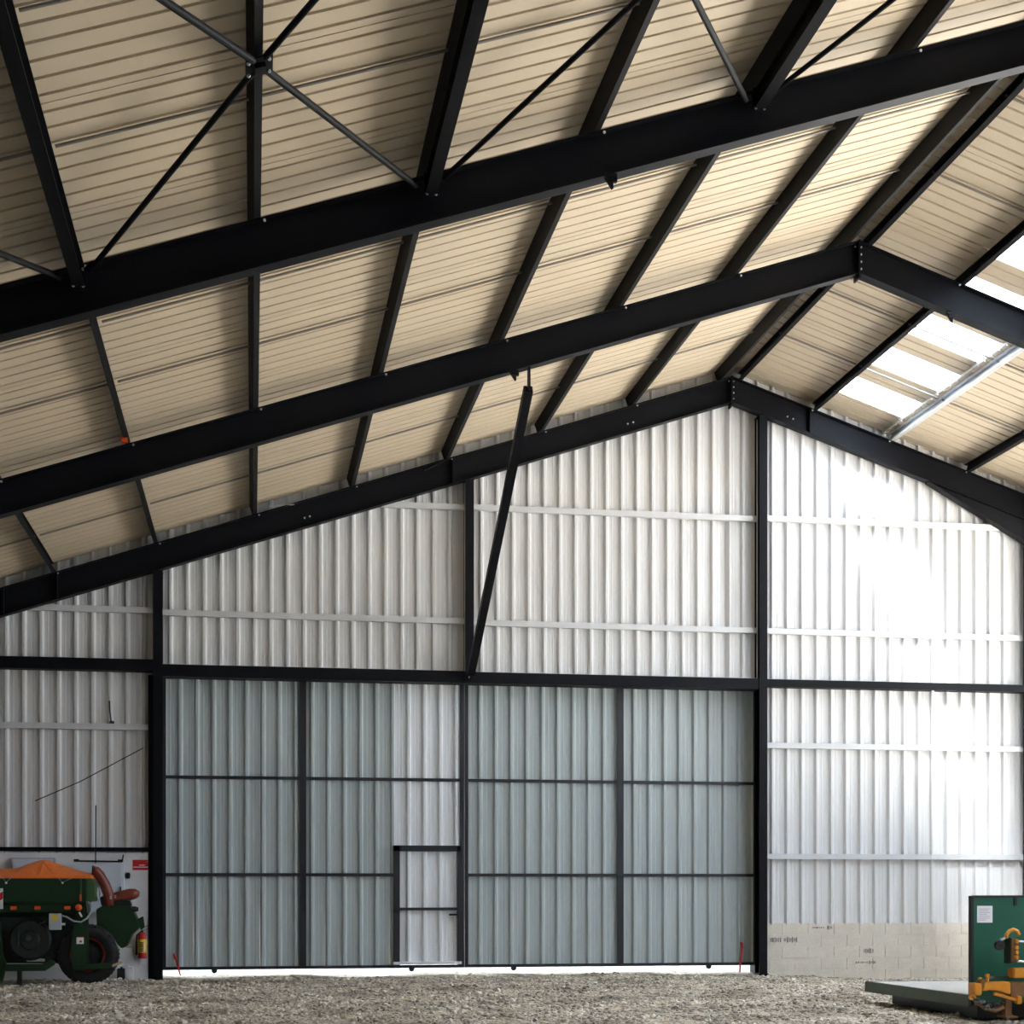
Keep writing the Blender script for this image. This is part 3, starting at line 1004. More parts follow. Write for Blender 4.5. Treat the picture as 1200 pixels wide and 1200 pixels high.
for nm, mt, bx in (('body', 'grey', (-4.02, -3.30, YC - 0.12, YC, 1.55, 2.05)), ('door', 'cabinet', (-3.99, -3.33, YC - 0.13, YC - 0.121, 1.58, 2.03))):
    o = MB().box(*bx).obj(nm, mt, c2, bevel=0.006); o.location = -c2.location
tag(c2, 'grey cabinet on the concrete wall above the orange tarpaulin', 'cabinet')
sw = MB().box(-2.135, -2.075, YC - 0.06, YC, 1.70, 1.80)
sw.lathe([(0, -0.09), (0.03, -0.085), (0.04, -0.06), (0.04, 0)], (-2.105, YC, 1.76), 'y', 14)
tag(sw.obj('socket', 'black'), 'black socket on the concrete wall right of the cabinet', 'socket')

sg = empty('safety_sign', (-1.87, YC, 1.93))


def splate(mb, nm, mat):
    o = mb.obj(nm, mat, sg); o.location = -sg.location
    return o


splate(MB().box(-2.03, -1.735, YC - 0.006, YC, 1.845, 2.02), 'panel', 'red')
splate(MB().box(-2.02, -1.745, YC - 0.008, YC - 0.006, 1.888, 1.903), 'line', 'paper')
sm = MB()
for a, w in ((-1.92, 0.03), (-1.885, 0.035), (-1.845, 0.02)):
    sm.box(a, a + w, YC - 0.008, YC - 0.006, 1.922, 1.938)
splate(sm, 'lettering', 'paper')
splate(MB().prism([(-1.80, 1.985), (-1.745, 1.985), (-1.745, 2.005), (-1.77, 2.005)], YC - 0.008, YC - 0.006), 'mark', 'yellow')
tag(sg, 'red sign with small white lettering at the top right of the concrete wall', 'sign')

ex = empty('fire_extinguisher', (-1.87, YC - 0.10, 0.33))


def eput(mb, nm, mat, sm_=True):
    o = mb.obj(nm, mat, ex, smooth=sm_); o.location = -ex.location
    return o


ec = (-1.86, YC - 0.10, 0.33)
eput(MB().lathe([(0, 0), (0.06, 0.0), (0.072, 0.015), (0.074, 0.06), (0.074, 0.36), (0.068, 0.40), (0.045, 0.435), (0.02, 0.45), (0, 0.45)], ec, 'z', 20), 'cylinder', 'red')
eput(MB().lathe([(0.0746, 0.10), (0.0756, 0.105), (0.0756, 0.325), (0.0746, 0.33)], ec, 'z', 20), 'label_band', 'yellow')
tx = MB()
for zz, ww in ((0.27, 0.03), (0.235, 0.036), (0.20, 0.03), (0.165, 0.034), (0.13, 0.026)):
    tx.box(ec[0] - ww, ec[0] + ww * 0.6, ec[1] - 0.079, ec[1] - 0.062, ec[2] + zz - 0.009, ec[2] + zz + 0.009)
eput(tx, 'label_text', 'black', False)
eput(MB().box(ec[0] + 0.03, ec[0] + 0.055, ec[1] - 0.074, ec[1] - 0.05, ec[2] + 0.13, ec[2] + 0.27), 'label_patch', 'paper', False)
vh = MB().lathe([(0, 0.44), (0.022, 0.44), (0.022, 0.48), (0, 0.48)], ec, 'z', 12)
vh.sweep([(-0.012, -0.004), (0.012, -0.004), (0.012, 0.004), (-0.012, 0.004)], (ec[0] - 0.02, ec[1], ec[2] + 0.49), (ec[0] + 0.10, ec[1], ec[2] + 0.505))
vh.sweep([(-0.010, -0.004), (0.010, -0.004), (0.010, 0.004), (-0.010, 0.004)], (ec[0], ec[1], ec[2] + 0.515), (ec[0] + 0.09, ec[1], ec[2] + 0.56))
eput(vh, 'valve_handle', 'black', False)
eput(MB().tube([(ec[0] - 0.02, ec[1], ec[2] + 0.46), (ec[0] - 0.09, ec[1], ec[2] + 0.40), (ec[0] - 0.10, ec[1], ec[2] + 0.28), (ec[0] - 0.10, ec[1], ec[2] + 0.06)], [0.010, 0.012, 0.014, 0.018], 8), 'hose', 'black')
eput(MB().box(ec[0] - 0.03, ec[0] + 0.03, ec[1] + 0.07, ec[1] + 0.10, ec[2] + 0.1, ec[2] + 0.42), 'bracket', 'black', False)
tag(ex, 'red fire extinguisher with yellow label hanging on the concrete wall', 'fire extinguisher')

ca = empty('canister', (-2.06, 27.10, 0.0))
for nm, mt, bx, bv in (('bottle', 'white', (-2.13, -2.0, 27.04, 27.16, -0.04, 0.20), 0.012), ('label_strip', 'paper', (-2.115, -2.015, 27.036, 27.041, 0.02, 0.14), 0.0)):
    o = MB().box(*bx).obj(nm, mt, ca, bevel=bv); o.location = -ca.location
o = MB().lathe([(0.022, 0), (0.022, 0.03), (0, 0.03)], (-2.09, 27.10, 0.195), 'z', 12).obj('cap', 'white', ca); o.location = -ca.location
tag(ca, 'small white canister standing on the gravel by the concrete wall', 'canister')
cb2 = empty('black_canister', (-2.22, 27.08, 0))
o = MB().box(-2.27, -2.145, 27.03, 27.15, -0.04, 0.17).obj('bottle', 'black', cb2, bevel=0.012); o.location = -cb2.location
o = MB().lathe([(0.02, 0), (0.02, 0.03), (0, 0.03)], (-2.2, 27.09, 0.165), 'z', 12).obj('cap', 'black', cb2); o.location = -cb2.location
tag(cb2, 'small black canister beside the white one, behind the wheel', 'canister')


# ------------------------------------------------------------------ green seed drill at the left
DY = 25.8                                   # front side of the machine
dx0 = -3.985                                # world x where the picture's left edge meets the machine


def DX(u):
    return dx0 + u / 75.2


def DZv(v):
    return 1.54 + (1040.4 - v) / 72.8


drill = empty('seed_drill', (-3.6, DY + 0.5, -0.03))


def dp(mb, nm, mat, parent=None, smooth=False, bevel=0.0):
    o = mb.obj(nm, mat, parent or drill, smooth=smooth, bevel=bevel)
    o.location = (0, 0, 0) if parent else -drill.location
    return o


xl = DX(-70)
# hopper: long trough with sloping lower part
hop = MB().prism_x([(DY, DZv(1057)), (DY - 0.02, DZv(1027)), (DY + 0.85, DZv(1027)), (DY + 0.83, DZv(1057)), (DY + 0.62, DZv(1075)), (DY + 0.22, DZv(1075))], xl, DX(100))
hopper = dp(hop, 'hopper', 'green', bevel=0.008)
dp(MB().prism([(DX(100.2), DZv(1056)), (DX(100.2), DZv(1027.5)), (DX(106), DZv(1028)), (DX(110), DZv(1034)), (DX(111), DZv(1050)), (DX(107), DZv(1057))], DY + 0.0, DY + 0.83), 'end_panel', 'greenlight', bevel=0.01)
dp(MB().box(DX(93.5), DX(95.5), DY - 0.032, DY - 0.024, DZv(1056), DZv(1030)), 'corner_strip', 'greenlight')
dp(MB().box(DX(93), DX(95.5), DY - 0.036, DY - 0.033, DZv(1056), DZv(1048)), 'side_marker', 'reflector')
dp(MB().lathe([(0, -0.01), (0.10, -0.01), (0.10, 0.01), (0, 0.01)], (DX(112), DY + 0.35, DZv(1047)), 'x', 20), 'round_decal', 'white')
# tarpaulin: stretched over a cross bow, peak in the middle
tp = MB()
us = [-70, -30, 0, 8, 16, 24, 34, 42, 47, 52, 60, 72, 84, 96, 107]
tv = [1013, 1017, 1019, 1018.6, 1017.5, 1014.5, 1011, 1008.7, 1007.8, 1008.6, 1011.5, 1015.5, 1019.5, 1022.5, 1025]
rows = []
for u, v in zip(us, tv):
    zp = DZv(v); ze = DZv(1028.5)
    ys = [DY - 0.03, DY - 0.028, DY + 0.06, DY + 0.18, DY + 0.30, DY + 0.44, DY + 0.6, DY + 0.75, DY + 0.86, DY + 0.862]
    fr = [None, 0.0, 0.30, 0.62, 0.88, 1.0, 0.85, 0.45, 0.0, None]
    row = []
    for yv, f in zip(ys, fr):
        z = ze - 0.012 if f is None else ze + 0.012 + (zp - ze) * f
        if f and 0 < f < 1:
            z += 0.010 * math.sin(u * 0.55 + yv * 9)
        row.append((DX(u), yv, z))
    rows.append(row)
m = len(rows[0])
tvs = [p for r in rows for p in r]
tfs = [(i * m + j, i * m + j + 1, (i + 1) * m + j + 1, (i + 1) * m + j) for i in range(len(rows) - 1) for j in range(m - 1)]
tfs += [tuple(range(m)), tuple(range((len(rows) - 1) * m, len(rows) * m))[::-1]]
tarp = dp(MB().add(tvs, tfs), 'tarpaulin', 'orange')
fold = MB().tube([(DX(47), DY + 0.30, DZv(1009)), (DX(54), DY + 0.18, DZv(1016.5)), (DX(61), DY + 0.04, DZv(1023.5))], [0.012, 0.016, 0.008], 8)
dp(fold, 'fold', 'orange', tarp, True)
# elastic cords with hooks
for a, b, c in ((2, 7.5, 14), (66, 73, 86)):
    mbc = MB().tube([(DX(a), DY - 0.04, DZv(1027)), (DX(b), DY - 0.045, DZv(1034)), (DX(c), DY - 0.04, DZv(1028))], 0.004, 6)
    cd_ = dp(mbc, 'cord', 'cable', tarp)
    dp(MB().lathe([(0, -0.02), (0.016, -0.015), (0.016, 0.015), (0, 0.02)], (DX(b), DY - 0.045, DZv(1034.6)), 'y', 10), 'hook', 'white', tarp)
# striped warning board
wbd = dp(MB().box(DX(-12), DX(4), DY - 0.07, DY - 0.05, DZv(1065), DZv(1041)), 'warning_board', 'white')
dp(MB().prism([(DX(-12), DZv(1064)), (DX(-12), DZv(1055)), (DX(4), DZv(1044.5)), (DX(4), DZv(1053))], DY - 0.073, DY - 0.0705), 'stripe', 'red', wbd)
dp(MB().prism([(DX(-12), DZv(1048)), (DX(-12), DZv(1041)), (DX(-7), DZv(1041))], DY - 0.073, DY - 0.0705), 'stripe', 'red', wbd)
# rail with reflectors
dp(MB().box(xl, DX(98), DY + 0.05, DY + 0.2, DZv(1069), DZv(1058)), 'metering_rail', 'green', bevel=0.01)
for u in (15, 43, 78):
    dp(MB().box(DX(u - 3.6), DX(u + 3.6), DY + 0.030, DY + 0.0495, DZv(1066), DZv(1062)), 'reflector', 'reflector', bevel=0.004)
dp(MB().lathe([(0, -0.05), (0.05, -0.045), (0.055, 0.0), (0.03, 0.03), (0, 0.03)], (DX(91.5), DY + 0.01, DZv(1063.5)), 'y', 18), 'knob', 'reflector', smooth=True)
dp(MB().sweep([(-0.02, -0.012), (0.02, -0.012), (0.02, 0.012), (-0.02, 0.012)], (DX(92.5), DY - 0.02, DZv(1069)), (DX(95.5), DY - 0.02, DZv(1074.5))), 'lever', 'white')
bx = dp(MB().box(DX(57.5), DX(71.5), DY - 0.08, DY + 0.03, DZv(1089.5), DZv(1070.5)), 'control_box', 'grey', bevel=0.006)
dp(MB().prism([(DX(61.5), DZv(1079)), (DX(66.5), DZv(1079)), (DX(68), DZv(1072)), (DX(60.5), DZv(1072))], DY - 0.084, DY - 0.081), 'warning_sticker', 'yellow', bx)
dp(MB().lathe([(0.02, 0), (0.02, 0.06), (0, 0.06)], (DX(71.5), DY - 0.03, DZv(1083)), 'x', 10), 'cable_gland', 'white', bx)
dp(MB().tube([(DX(71.5), DY - 0.03, DZv(1073)), (DX(78), DY - 0.05, DZv(1074.5)), (DX(86), DY - 0.06, DZv(1079.5)), (DX(95), DY - 0.06, DZv(1080.5)), (DX(102), DY - 0.05, DZv(1076)), (DX(106.5), DY - 0.03, DZv(1068)), (DX(105.5), DY, DZv(1060)), (DX(103), DY + 0.02, DZv(1057))], 0.014, 8), 'conduit_cable', 'cable', smooth=True)
# dark body below: frame box, fan housing, gearbox
dp(MB().prism([(xl, DZv(1128)), (xl, DZv(1069)), (DX(90), DZv(1069)), (DX(88), DZv(1100)), (DX(66), DZv(1130))], DY + 0.25, DY + 0.75), 'chassis_body', 'deep', bevel=0.01)
fan = dp(MB().lathe([(0.0, -0.12), (0.14, -0.12), (0.16, -0.10), (0.30, -0.10), (0.33, -0.06), (0.33, 0.08), (0, 0.08)], (DX(34), DY + 0.16, DZv(1102)), 'y', 28), 'fan_housing', 'deep', smooth=False)
dp(MB().lathe([(0, -0.03), (0.05, -0.03), (0.06, 0.0), (0.06, 0.04), (0, 0.04)], (DX(33), DY + 0.03, DZv(1099)), 'y', 14), 'fan_hub', 'chain', fan)
dp(MB().tube([(DX(16), DY + 0.1, DZv(1120)), (DX(20), DY + 0.08, DZv(1105)), (DX(20), DY + 0.08, DZv(1088))], 0.03, 10), 'hose', 'green', smooth=True)
dp(MB().tube([(DX(44), DY + 0.05, DZv(1085)), (DX(48), DY + 0.02, DZv(1081.5)), (DX(52), DY + 0.06, DZv(1080))], 0.018, 8), 'shaft', 'chain', smooth=True)
dp(MB().box(DX(30), DX(50), DY + 0.10, DY + 0.2, DZv(1127), DZv(1124)), 'guard_bar', 'cable')
# lower frame and stand
dp(MB().prism([(DX(-40), DZv(1138)), (DX(-40), DZv(1130)), (DX(48), DZv(1130)), (DX(60), DZv(1124)), (DX(64), DZv(1130)), (DX(52), DZv(1138))], DY + 0.05, DY + 0.15), 'lower_beam', 'green', bevel=0.012)
dp(MB().box(DX(19), DX(24), DY + 0.06, DY + 0.14, -0.03, DZv(1136)), 'stand_leg', 'deep')
dp(MB().box(DX(15), DX(28), DY + 0.02, DY + 0.18, -0.045, -0.015), 'stand_foot', 'deep')
dp(MB().prism([(DX(-14), -0.02), (DX(-14), DZv(1095)), (DX(0), DZv(1080)), (DX(3), DZv(1118)), (DX(7), DZv(1130)), (DX(2), DZv(1152))], DY + 0.0, DY + 0.10), 'coulter_arm', 'green', bevel=0.01)


# wheel
def tyre(cx, cy, cz, r, w, nm='wheel'):
    wh = empty(nm, (0, 0, 0)); wh.parent = drill; wh.location = Vector((cx, cy, cz)) - drill.location
    mb = MB().lathe([(r * 0.56, -w * 0.40), (r * 0.62, -w * 0.47), (r * 0.80, -w * 0.5), (r * 0.93, -w * 0.45), (r * 0.985, -w * 0.30), (r, 0), (r * 0.985, w * 0.30), (r * 0.93, w * 0.45), (r * 0.80, w * 0.5), (r * 0.62, w * 0.47), (r * 0.56, w * 0.40)], (0, 0, 0), 'y', 40)
    mb.obj('tyre', 'black', wh, smooth=True)
    lug = MB()
    for k in range(22):
        a = 2 * math.pi * k / 22
        for s in (-1, 1):
            a2 = a + (0.14 if s > 0 else 0)
            c_, s_ = math.cos(a2), math.sin(a2)
            p0_ = Vector((c_ * r * 0.985, 0.01 * s, s_ * r * 0.985)); a3 = a2 + 0.16
            p1_ = Vector((math.cos(a3) * r * 0.93, s * w * 0.46, math.sin(a3) * r * 0.93))
            lug.sweep([(-0.018, -0.012), (0.018, -0.012), (0.014, 0.016), (-0.014, 0.016)], p0_, p1_, (c_, 0, s_))
    lug.obj('tread_lugs', 'black', wh)
    mb = MB().lathe([(0, -w * 0.15), (0.08, -w * 0.17), (0.10, -w * 0.12), (r * 0.40, -w * 0.10), (r * 0.50, -w * 0.36), (r * 0.565, -w * 0.41), (r * 0.565, w * 0.41), (r * 0.5, w * 0.36), (r * 0.4, w * 0.1), (0, w * 0.1)], (0, 0, 0), 'y', 32)
    mb.obj('rim', 'deep', wh, smooth=False)
    MB().lathe([(r * 0.505, -w * 0.37), (r * 0.57, -w * 0.425), (r * 0.575, -w * 0.40), (r * 0.51, -w * 0.35)], (0, 0, 0), 'y', 32).obj('rim_edge', 'rust', wh)
    return wh


tyre(DX(101), DY + 0.28, 0.455, 0.49, 0.34)
# side plates in front of the wheel
dp(MB().prism([(DX(84), DZv(1137)), (DX(82), DZv(1110)), (DX(88), DZv(1070)), (DX(103), DZv(1070)), (DX(103.5), DZv(1133)), (DX(98), DZv(1138))], DY + 0.015, DY + 0.055), 'side_plate', 'green', bevel=0.006)
st = dp(MB().box(DX(89), DX(97.5), DY + 0.009, DY + 0.0145, DZv(1106.5), DZv(1098)), 'sticker', 'paper')
dp(MB().prism([(DX(89), DZv(1098.8)), (DX(97.5), DZv(1098.8)), (DX(97.5), DZv(1098)), (DX(89), DZv(1098))], DY + 0.006, DY + 0.0088), 'sticker_edge', 'red', st)
dp(MB().prism([(DX(92), DZv(1104.5)), (DX(95.5), DZv(1104.5)), (DX(95), DZv(1102)), (DX(93), DZv(1102.6))], DY + 0.006, DY + 0.0088), 'sticker_sign', 'red', st)
dp(MB().sweep([(-0.04, -0.045), (0.04, -0.045), (0.04, 0.045), (-0.04, 0.045)], (DX(85), DY + 0.0, DZv(1134)), (DX(133), DY + 0.0, DZv(1131.5))), 'step_beam', 'green', bevel=0.008)
dp(MB().prism([(DX(132), DZv(1134)), (DX(131), DZv(1131)), (DX(142), DZv(1127)), (DX(144), DZv(1129.5))], DY - 0.05, DY + 0.10), 'step_board', 'tan', bevel=0.004)
# front coulter head, right of the wheel
hd = dp(MB().prism([(DX(111), DZv(1093)), (DX(110), DZv(1066)), (DX(118), DZv(1061.5)), (DX(151), DZv(1062)), (DX(158), DZv(1076)), (DX(162), DZv(1088)), (DX(153), DZv(1096)), (DX(146), DZv(1111)), (DX(140), DZv(1113)), (DX(128), DZv(1098))], DY + 0.30, DY + 0.75), 'distributor_box', 'green', bevel=0.012)
dp(MB().prism([(DX(158.5), DZv(1078)), (DX(166), DZv(1074.5)), (DX(168), DZv(1088)), (DX(163.5), DZv(1091))], DY + 0.34, DY + 0.42), 'side_flap', 'green', hd)
dp(MB().lathe([(0, -0.04), (0.045, -0.04), (0.05, 0.0), (0.03, 0.06), (0, 0.06)], (DX(156), DY + 0.34, DZv(1066)), 'x', 14), 'cap', 'black', hd)
dp(MB().box(DX(146), DX(153), DY + 0.28, DY + 0.296, DZv(1112), DZv(1110)), 'reflector', 'cable', hd)
dp(MB().sweep([(-0.02, -0.006), (0.02, -0.006), (0.02, 0.006), (-0.02, 0.006)], (DX(118), DY + 0.27, DZv(1092)), (DX(128), DY + 0.27, DZv(1100))), 'strap', 'cable', hd)
# mudguard stay
dp(MB().tube([(DX(124), DY + 0.2, DZv(1096)), (DX(132), DY + 0.2, DZv(1103)), (DX(138), DY + 0.2, DZv(1113))], 0.014, 8), 'mudguard_stay', 'cable', smooth=True)
# terracotta seed hoses
h1 = dp(MB().tube([(DX(106), DY + 0.30, DZv(1019.5)), (DX(109), DY + 0.30, DZv(1020.5)), (DX(114), DY + 0.32, DZv(1025.5)), (DX(120), DY + 0.34, DZv(1036)), (DX(124), DY + 0.36, DZv(1047)), (DX(125), DY + 0.38, DZv(1056)), (DX(125), DY + 0.40, DZv(1063))], [0.075, 0.088, 0.086, 0.086, 0.088, 0.09, 0.09], 16), 'hose', 'terracotta', smooth=True)
dp(MB().lathe([(0, 0), (0.078, 0), (0.082, 0.02), (0.07, 0.02), (0.066, 0.006), (0, 0.006)], (DX(105.5), DY + 0.30, DZv(1019.5)), 'x', 16), 'mouth', 'black', h1)
h2 = dp(MB().tube([(DX(124), DY + 0.42, DZv(1056)), (DX(130), DY + 0.42, DZv(1053)), (DX(140), DY + 0.42, DZv(1050.5)), (DX(150), DY + 0.42, DZv(1048.5)), (DX(157), DY + 0.42, DZv(1047.5)), (DX(161), DY + 0.43, DZv(1048))], [0.088, 0.09, 0.094, 0.096, 0.082, 0.045], 16), 'hose', 'terracotta', smooth=True)
dp(MB().box(DX(126), DX(129), DY + 0.26, DY + 0.34, DZv(1054), DZv(1050)), 'clamp', 'chrome', h1)
dp(MB().box(DX(131.5), DX(134), DY + 0.30, DY + 0.36, DZv(1053), DZv(1049)), 'clamp', 'chrome', h2)
dp(MB().prism([(DX(116), DZv(1062)), (DX(114), DZv(1052)), (DX(122), DZv(1048)), (DX(150), DZv(1056)), (DX(152), DZv(1062))], DY + 0.34, DY + 0.6), 'hose_base', 'deep', bevel=0.008)
tag(drill, 'green seed drill with orange tarpaulin on its hopper and terracotta hoses', 'seed drill')

# ------------------------------------------------------------------ green transport platform at the right
plat = empty('transport_platform', (9.3, 17.3, -0.05))


def pp(mb, nm, mat, parent=None, smooth=False, bevel=0.0):
    o = mb.obj(nm, mat, parent or plat, smooth=smooth, bevel=bevel)
    o.location = (0, 0, 0) if parent else -plat.location
    return o


XA, XB = 8.43, 10.35
hbd = pp(MB().box(XA, XB, 17.25, 17.29, 0.17, 1.435), 'headboard', 'teal', bevel=0.006)
pp(MB().box(XA - 0.008, XA + 0.03, 17.235, 17.305, 0.14, 1.445), 'edge_post', 'deep', bevel=0.004)
pp(MB().box(XA + 0.03, XB, 17.238, 17.30, 1.425, 1.45), 'top_rail', 'deep')
pp(MB().box(8.98, 9.01, 17.236, 17.2495, 1.33, 1.43), 'notch', 'deep')
ppr = pp(MB().box(8.505, 8.70, 17.244, 17.2495, 1.125, 1.325), 'notice_sheet', 'paper')
lines = MB()
for i in range(7):
    lines.box(8.53, 8.53 + (0.145, 0.12, 0.14, 0.10, 0.14, 0.13, 0.08)[i], 17.242, 17.2438, 1.285 - i * 0.022, 1.291 - i * 0.022)
pp(lines, 'lettering', 'ink', ppr)
# deck: side beams and boards (leading away from the headboard)
dk = MB().prism_x([(17.29, 0.13), (17.29, 0.262), (20.08, 0.262), (20.08, 0.13)], 8.30, 8.36)
ang = math.atan2(0.16, 2.79)
pp(MB().add([(8.42, 17.29, 0.12), (8.26, 20.08, 0.12), (8.32, 20.08, 0.12), (8.48, 17.29, 0.12), (8.42, 17.29, 0.262), (8.26, 20.08, 0.262), (8.32, 20.08, 0.262), (8.48, 17.29, 0.262)],
          [(0, 3, 2, 1), (4, 5, 6, 7), (0, 1, 5, 4), (1, 2, 6, 5), (2, 3, 7, 6), (3, 0, 4, 7)]), 'side_beam', 'deckgreen', bevel=0.006)
pp(MB().box(10.24, 10.32, 17.29, 20.08, 0.12, 0.262), 'side_beam', 'deckgreen', bevel=0.006)
pp(MB().box(8.28, 10.30, 20.02, 20.10, 0.12, 0.262), 'end_beam', 'deckgreen', bevel=0.006)
for i in range(9):
    x0_ = 8.50 + i * 0.193
    pp(MB().add([(x0_, 17.30, 0.235), (x0_ + 0.185, 17.30, 0.235), (x0_ + 0.185 - 0.14 * (1 - i / 9), 20.01, 0.235), (x0_ - 0.16 * (1 - i / 9), 20.01, 0.235),
                  (x0_, 17.30, 0.26), (x0_ + 0.185, 17.30, 0.26), (x0_ + 0.185 - 0.14 * (1 - i / 9), 20.01, 0.26), (x0_ - 0.16 * (1 - i / 9), 20.01, 0.26)],
                 [(0, 3, 2, 1), (4, 5, 6, 7), (0, 1, 5, 4), (1, 2, 6, 5), (2, 3, 7, 6), (3, 0, 4, 7)]), 'deck_board', 'deckwood')
pp(MB().box(8.56, 10.2, 17.35, 19.85, -0.02, 0.234), 'under_deck_shade', 'deep')  # dark box added to stand for the black shadow below the deck
for x_, y_ in ((8.75, 18.9), (9.9, 18.9), (8.75, 17.5), (9.9, 17.5)):
    pp(MB().box(x_ - 0.06, x_ + 0.06, y_ - 0.06, y_ + 0.06, -0.16, 0.235), 'skid_foot', 'deep')
tag(plat, 'dark green transport platform with tall headboard and white notice sheet', 'platform')

# ------------------------------------------------------------------ yellow implement in front of the headboard
imp = empty('yellow_implement', (9.2, 16.8, -0.1))
IY = 16.85
_c, _s = math.cos(0.1662), math.sin(0.1662)


def IX(u, y=IY):
    t = (u - 600) / 1813.5
    return y * (_s + t * _c) / (_c - t * _s)


def IZ(u, v, y=IY):
    return 1.54 + (1040.4 - v) * (IX(u, y) * _s + y * _c) / 1813.5


def ip(mb, nm, mat, parent=None, smooth=False, bevel=0.0):
    o = mb.obj(nm, mat, parent or imp, smooth=smooth, bevel=bevel)
    o.location = (0, 0, 0) if parent else -imp.location
    return o


def ibox(u0, u1, v0, v1, ya, yb):
    return MB().box(IX(u0), IX(u1), ya, yb, IZ((u0 + u1) / 2, v1), IZ((u0 + u1) / 2, v0))


def ipoly(pts, ya, yb):
    return MB().prism([(IX(u), IZ(u, v)) for u, v in pts], ya, yb)


ip(ibox(1139.5, 1148, 1152, 1166, IY - 0.06, IY + 0.12), 'hitch_block', 'impl', bevel=0.01)
ip(MB().lathe([(0.018, -0.03), (0.034, -0.03), (0.034, 0.03), (0.018, 0.03)], (IX(1138.5), IY - 0.02, IZ(1138.5, 1168.5)), 'y', 16), 'hitch_ring', 'impl')
ip(ipoly([(1148, 1166), (1148, 1150), (1152, 1146.5), (1154, 1151)], IY - 0.03, IY + 0.1), 'bracket', 'implbrown', bevel=0.006)
ip(ipoly([(1151, 1161.5), (1152, 1151), (1184, 1150.5), (1184, 1166), (1170, 1162), (1160, 1160)], IY - 0.02, IY + 0.16), 'cross_beam', 'impl', bevel=0.012)
ip(MB().box(IX(1184), 10.5, IY + 0.0, IY + 0.14, IZ(1192, 1168.5), IZ(1192, 1150.5)), 'cross_beam', 'implbrown', bevel=0.01)
for u, v0, r in ((1159.5, 1142, 0.018), (1151, 1146, 0.015)):
    ip(MB().lathe([(0, -0.10), (r, -0.10), (r, 0.0), (r * 1.5, 0.005), (r * 1.5, 0.03), (0, 0.035)], (IX(u), IY + 0.05, IZ(u, v0) - 0.03), 'z', 12), 'pin', 'impl')
ip(MB().sweep([(-0.03, -0.018), (0.03, -0.018), (0.03, 0.018), (-0.03, 0.018)], (IX(1162), IY - 0.06, IZ(1162, 1164)), (IX(1186), IY - 0.10, IZ(1186, 1171))), 'lower_link', 'impl', bevel=0.006)
ip(ibox(1185, 1190.5, 1166.5, 1175.5, IY - 0.15, IY - 0.06), 'link_end', 'impl', bevel=0.008)
ip(ibox(1177, 1184.5, 1168, 1191, IY - 0.03, IY + 0.06), 'support_leg', 'implbrown', bevel=0.006)
ip(ibox(1174, 1188, 1190, 1192.5, IY - 0.10, IY + 0.12), 'support_foot', 'implbrown')
# chain links heaped under the hitch
for i in range(11):
    t = i / 10
    u = 1142 + 32 * t; v = 1172 + 8 * math.sin(t * 3.1) + 3 * math.sin(i * 2.4)
    c = Vector((IX(u), IY - 0.05 + 0.04 * math.sin(i * 1.7), IZ(u, v)))
    q = Matrix.Rotation(i * 1.1, 3, 'X') @ Matrix.Rotation(0.4 * math.sin(i), 3, 'Y')
    pts = [c + q @ Vector((0.036 * math.cos(a), 0, 0.02 * math.sin(a))) for a in [2 * math.pi * k / 10 for k in range(11)]]
    ip(MB().tube(pts, 0.0085, 6), 'chain_link', 'chain', smooth=True)
ip(MB().tube([(IX(1144), IY - 0.04, IZ(1144, 1176)), (IX(1152), IY - 0.06, IZ(1152, 1182)), (IX(1163), IY - 0.08, IZ(1163, 1184)), (IX(1173), IY - 0.06, IZ(1173, 1180))], [0.018, 0.02, 0.022, 0.024], 10), 'drag_hook', 'implbrown', smooth=True)
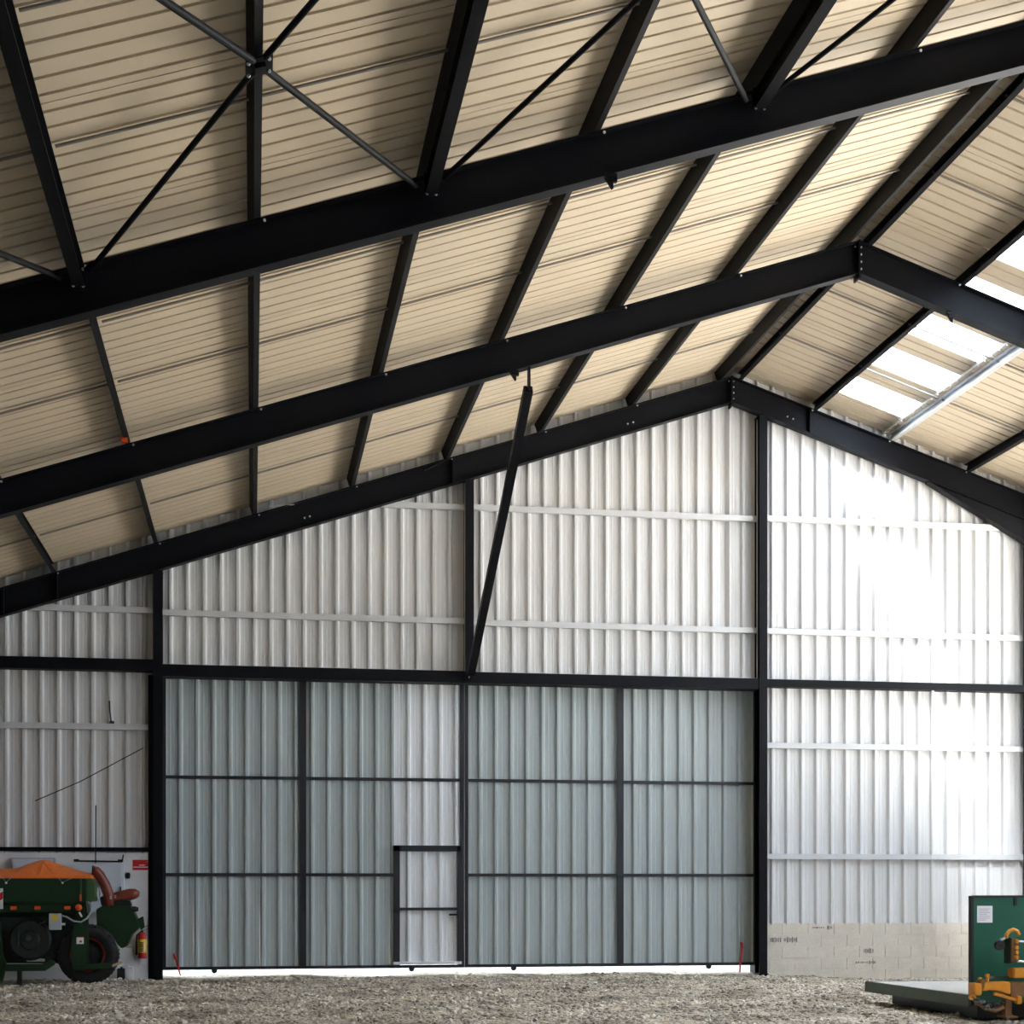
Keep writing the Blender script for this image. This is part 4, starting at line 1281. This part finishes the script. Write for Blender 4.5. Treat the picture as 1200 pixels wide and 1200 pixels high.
# mast with hook and roller
ip(ibox(1184.5, 1193, 1100, 1127, IY - 0.02, IY + 0.10), 'mast', 'implbrown', bevel=0.006)
ip(ibox(1183.2, 1185.2, 1099, 1129, IY + 0.0, IY + 0.14), 'mast_flange', 'deep')
for v in (1103, 1110.5, 1116, 1122):
    ip(MB().lathe([(0, -0.03), (0.02, -0.03), (0.026, -0.012), (0.026, 0), (0, 0)], (IX(1190 if v < 1105 or v > 1120 else 1190), IY - 0.02, IZ(1190, v)), 'y', 12), 'bolt_head', 'impl')
ip(MB().tube([(IX(1180), IY + 0.02, IZ(1180, 1100)), (IX(1180.5), IY + 0.02, IZ(1180.5, 1095.5)), (IX(1184), IY + 0.02, IZ(1184, 1091)), (IX(1188.5), IY + 0.02, IZ(1188.5, 1089.5)), (IX(1193), IY + 0.02, IZ(1193, 1091.5)), (IX(1195), IY + 0.02, IZ(1195, 1096))], 0.024, 10), 'hook', 'impl', smooth=True)
ip(MB().lathe([(0, -0.03), (0.02, -0.035), (0.024, -0.03), (0.055, -0.03), (0.058, -0.02), (0.058, 0.02), (0, 0.02)], (IX(1174), IY + 0.06, IZ(1174, 1108)), 'y', 20), 'roller', 'black')
ip(MB().sweep([(-0.012, -0.014), (0.012, -0.014), (0.012, 0.014), (-0.012, 0.014)], (IX(1173.5), IY + 0.02, IZ(1173.5, 1101.5)), (IX(1180.5), IY + 0.02, IZ(1180.5, 1098.2))), 'pin', 'chrome')
ip(MB().rod((IX(1195), IY + 0.04, IZ(1195, 1103.5)), (10.2, IY + 0.04, IZ(1195, 1103.5) + 0.0), 0.013, 10), 'upper_rod', 'chrome')
ip(MB().rod((IX(1192), IY + 0.0, IZ(1192, 1126.7)), (10.2, IY + 0.0, IZ(1192, 1126.7)), 0.015, 10), 'lower_rod', 'chrome')
ip(MB().box(IX(1186), 10.4, IY - 0.04, IY + 0.12, IZ(1192, 1146), IZ(1192, 1134.5)), 'arm', 'impl', bevel=0.014)
ip(MB().box(IX(1164), 10.4, IY + 0.17, IY + 0.22, IZ(1180, 1148.5), IZ(1180, 1144.5)), 'rear_bar', 'deckgreen')
ip(MB().box(9.95, 10.10, IY - 0.05, IY + 0.15, -0.17, IZ(1192, 1085)), 'main_post', 'implbrown', bevel=0.01)
tag(imp, 'yellow hitch frame with chain and hook in front of the green headboard', 'implement')
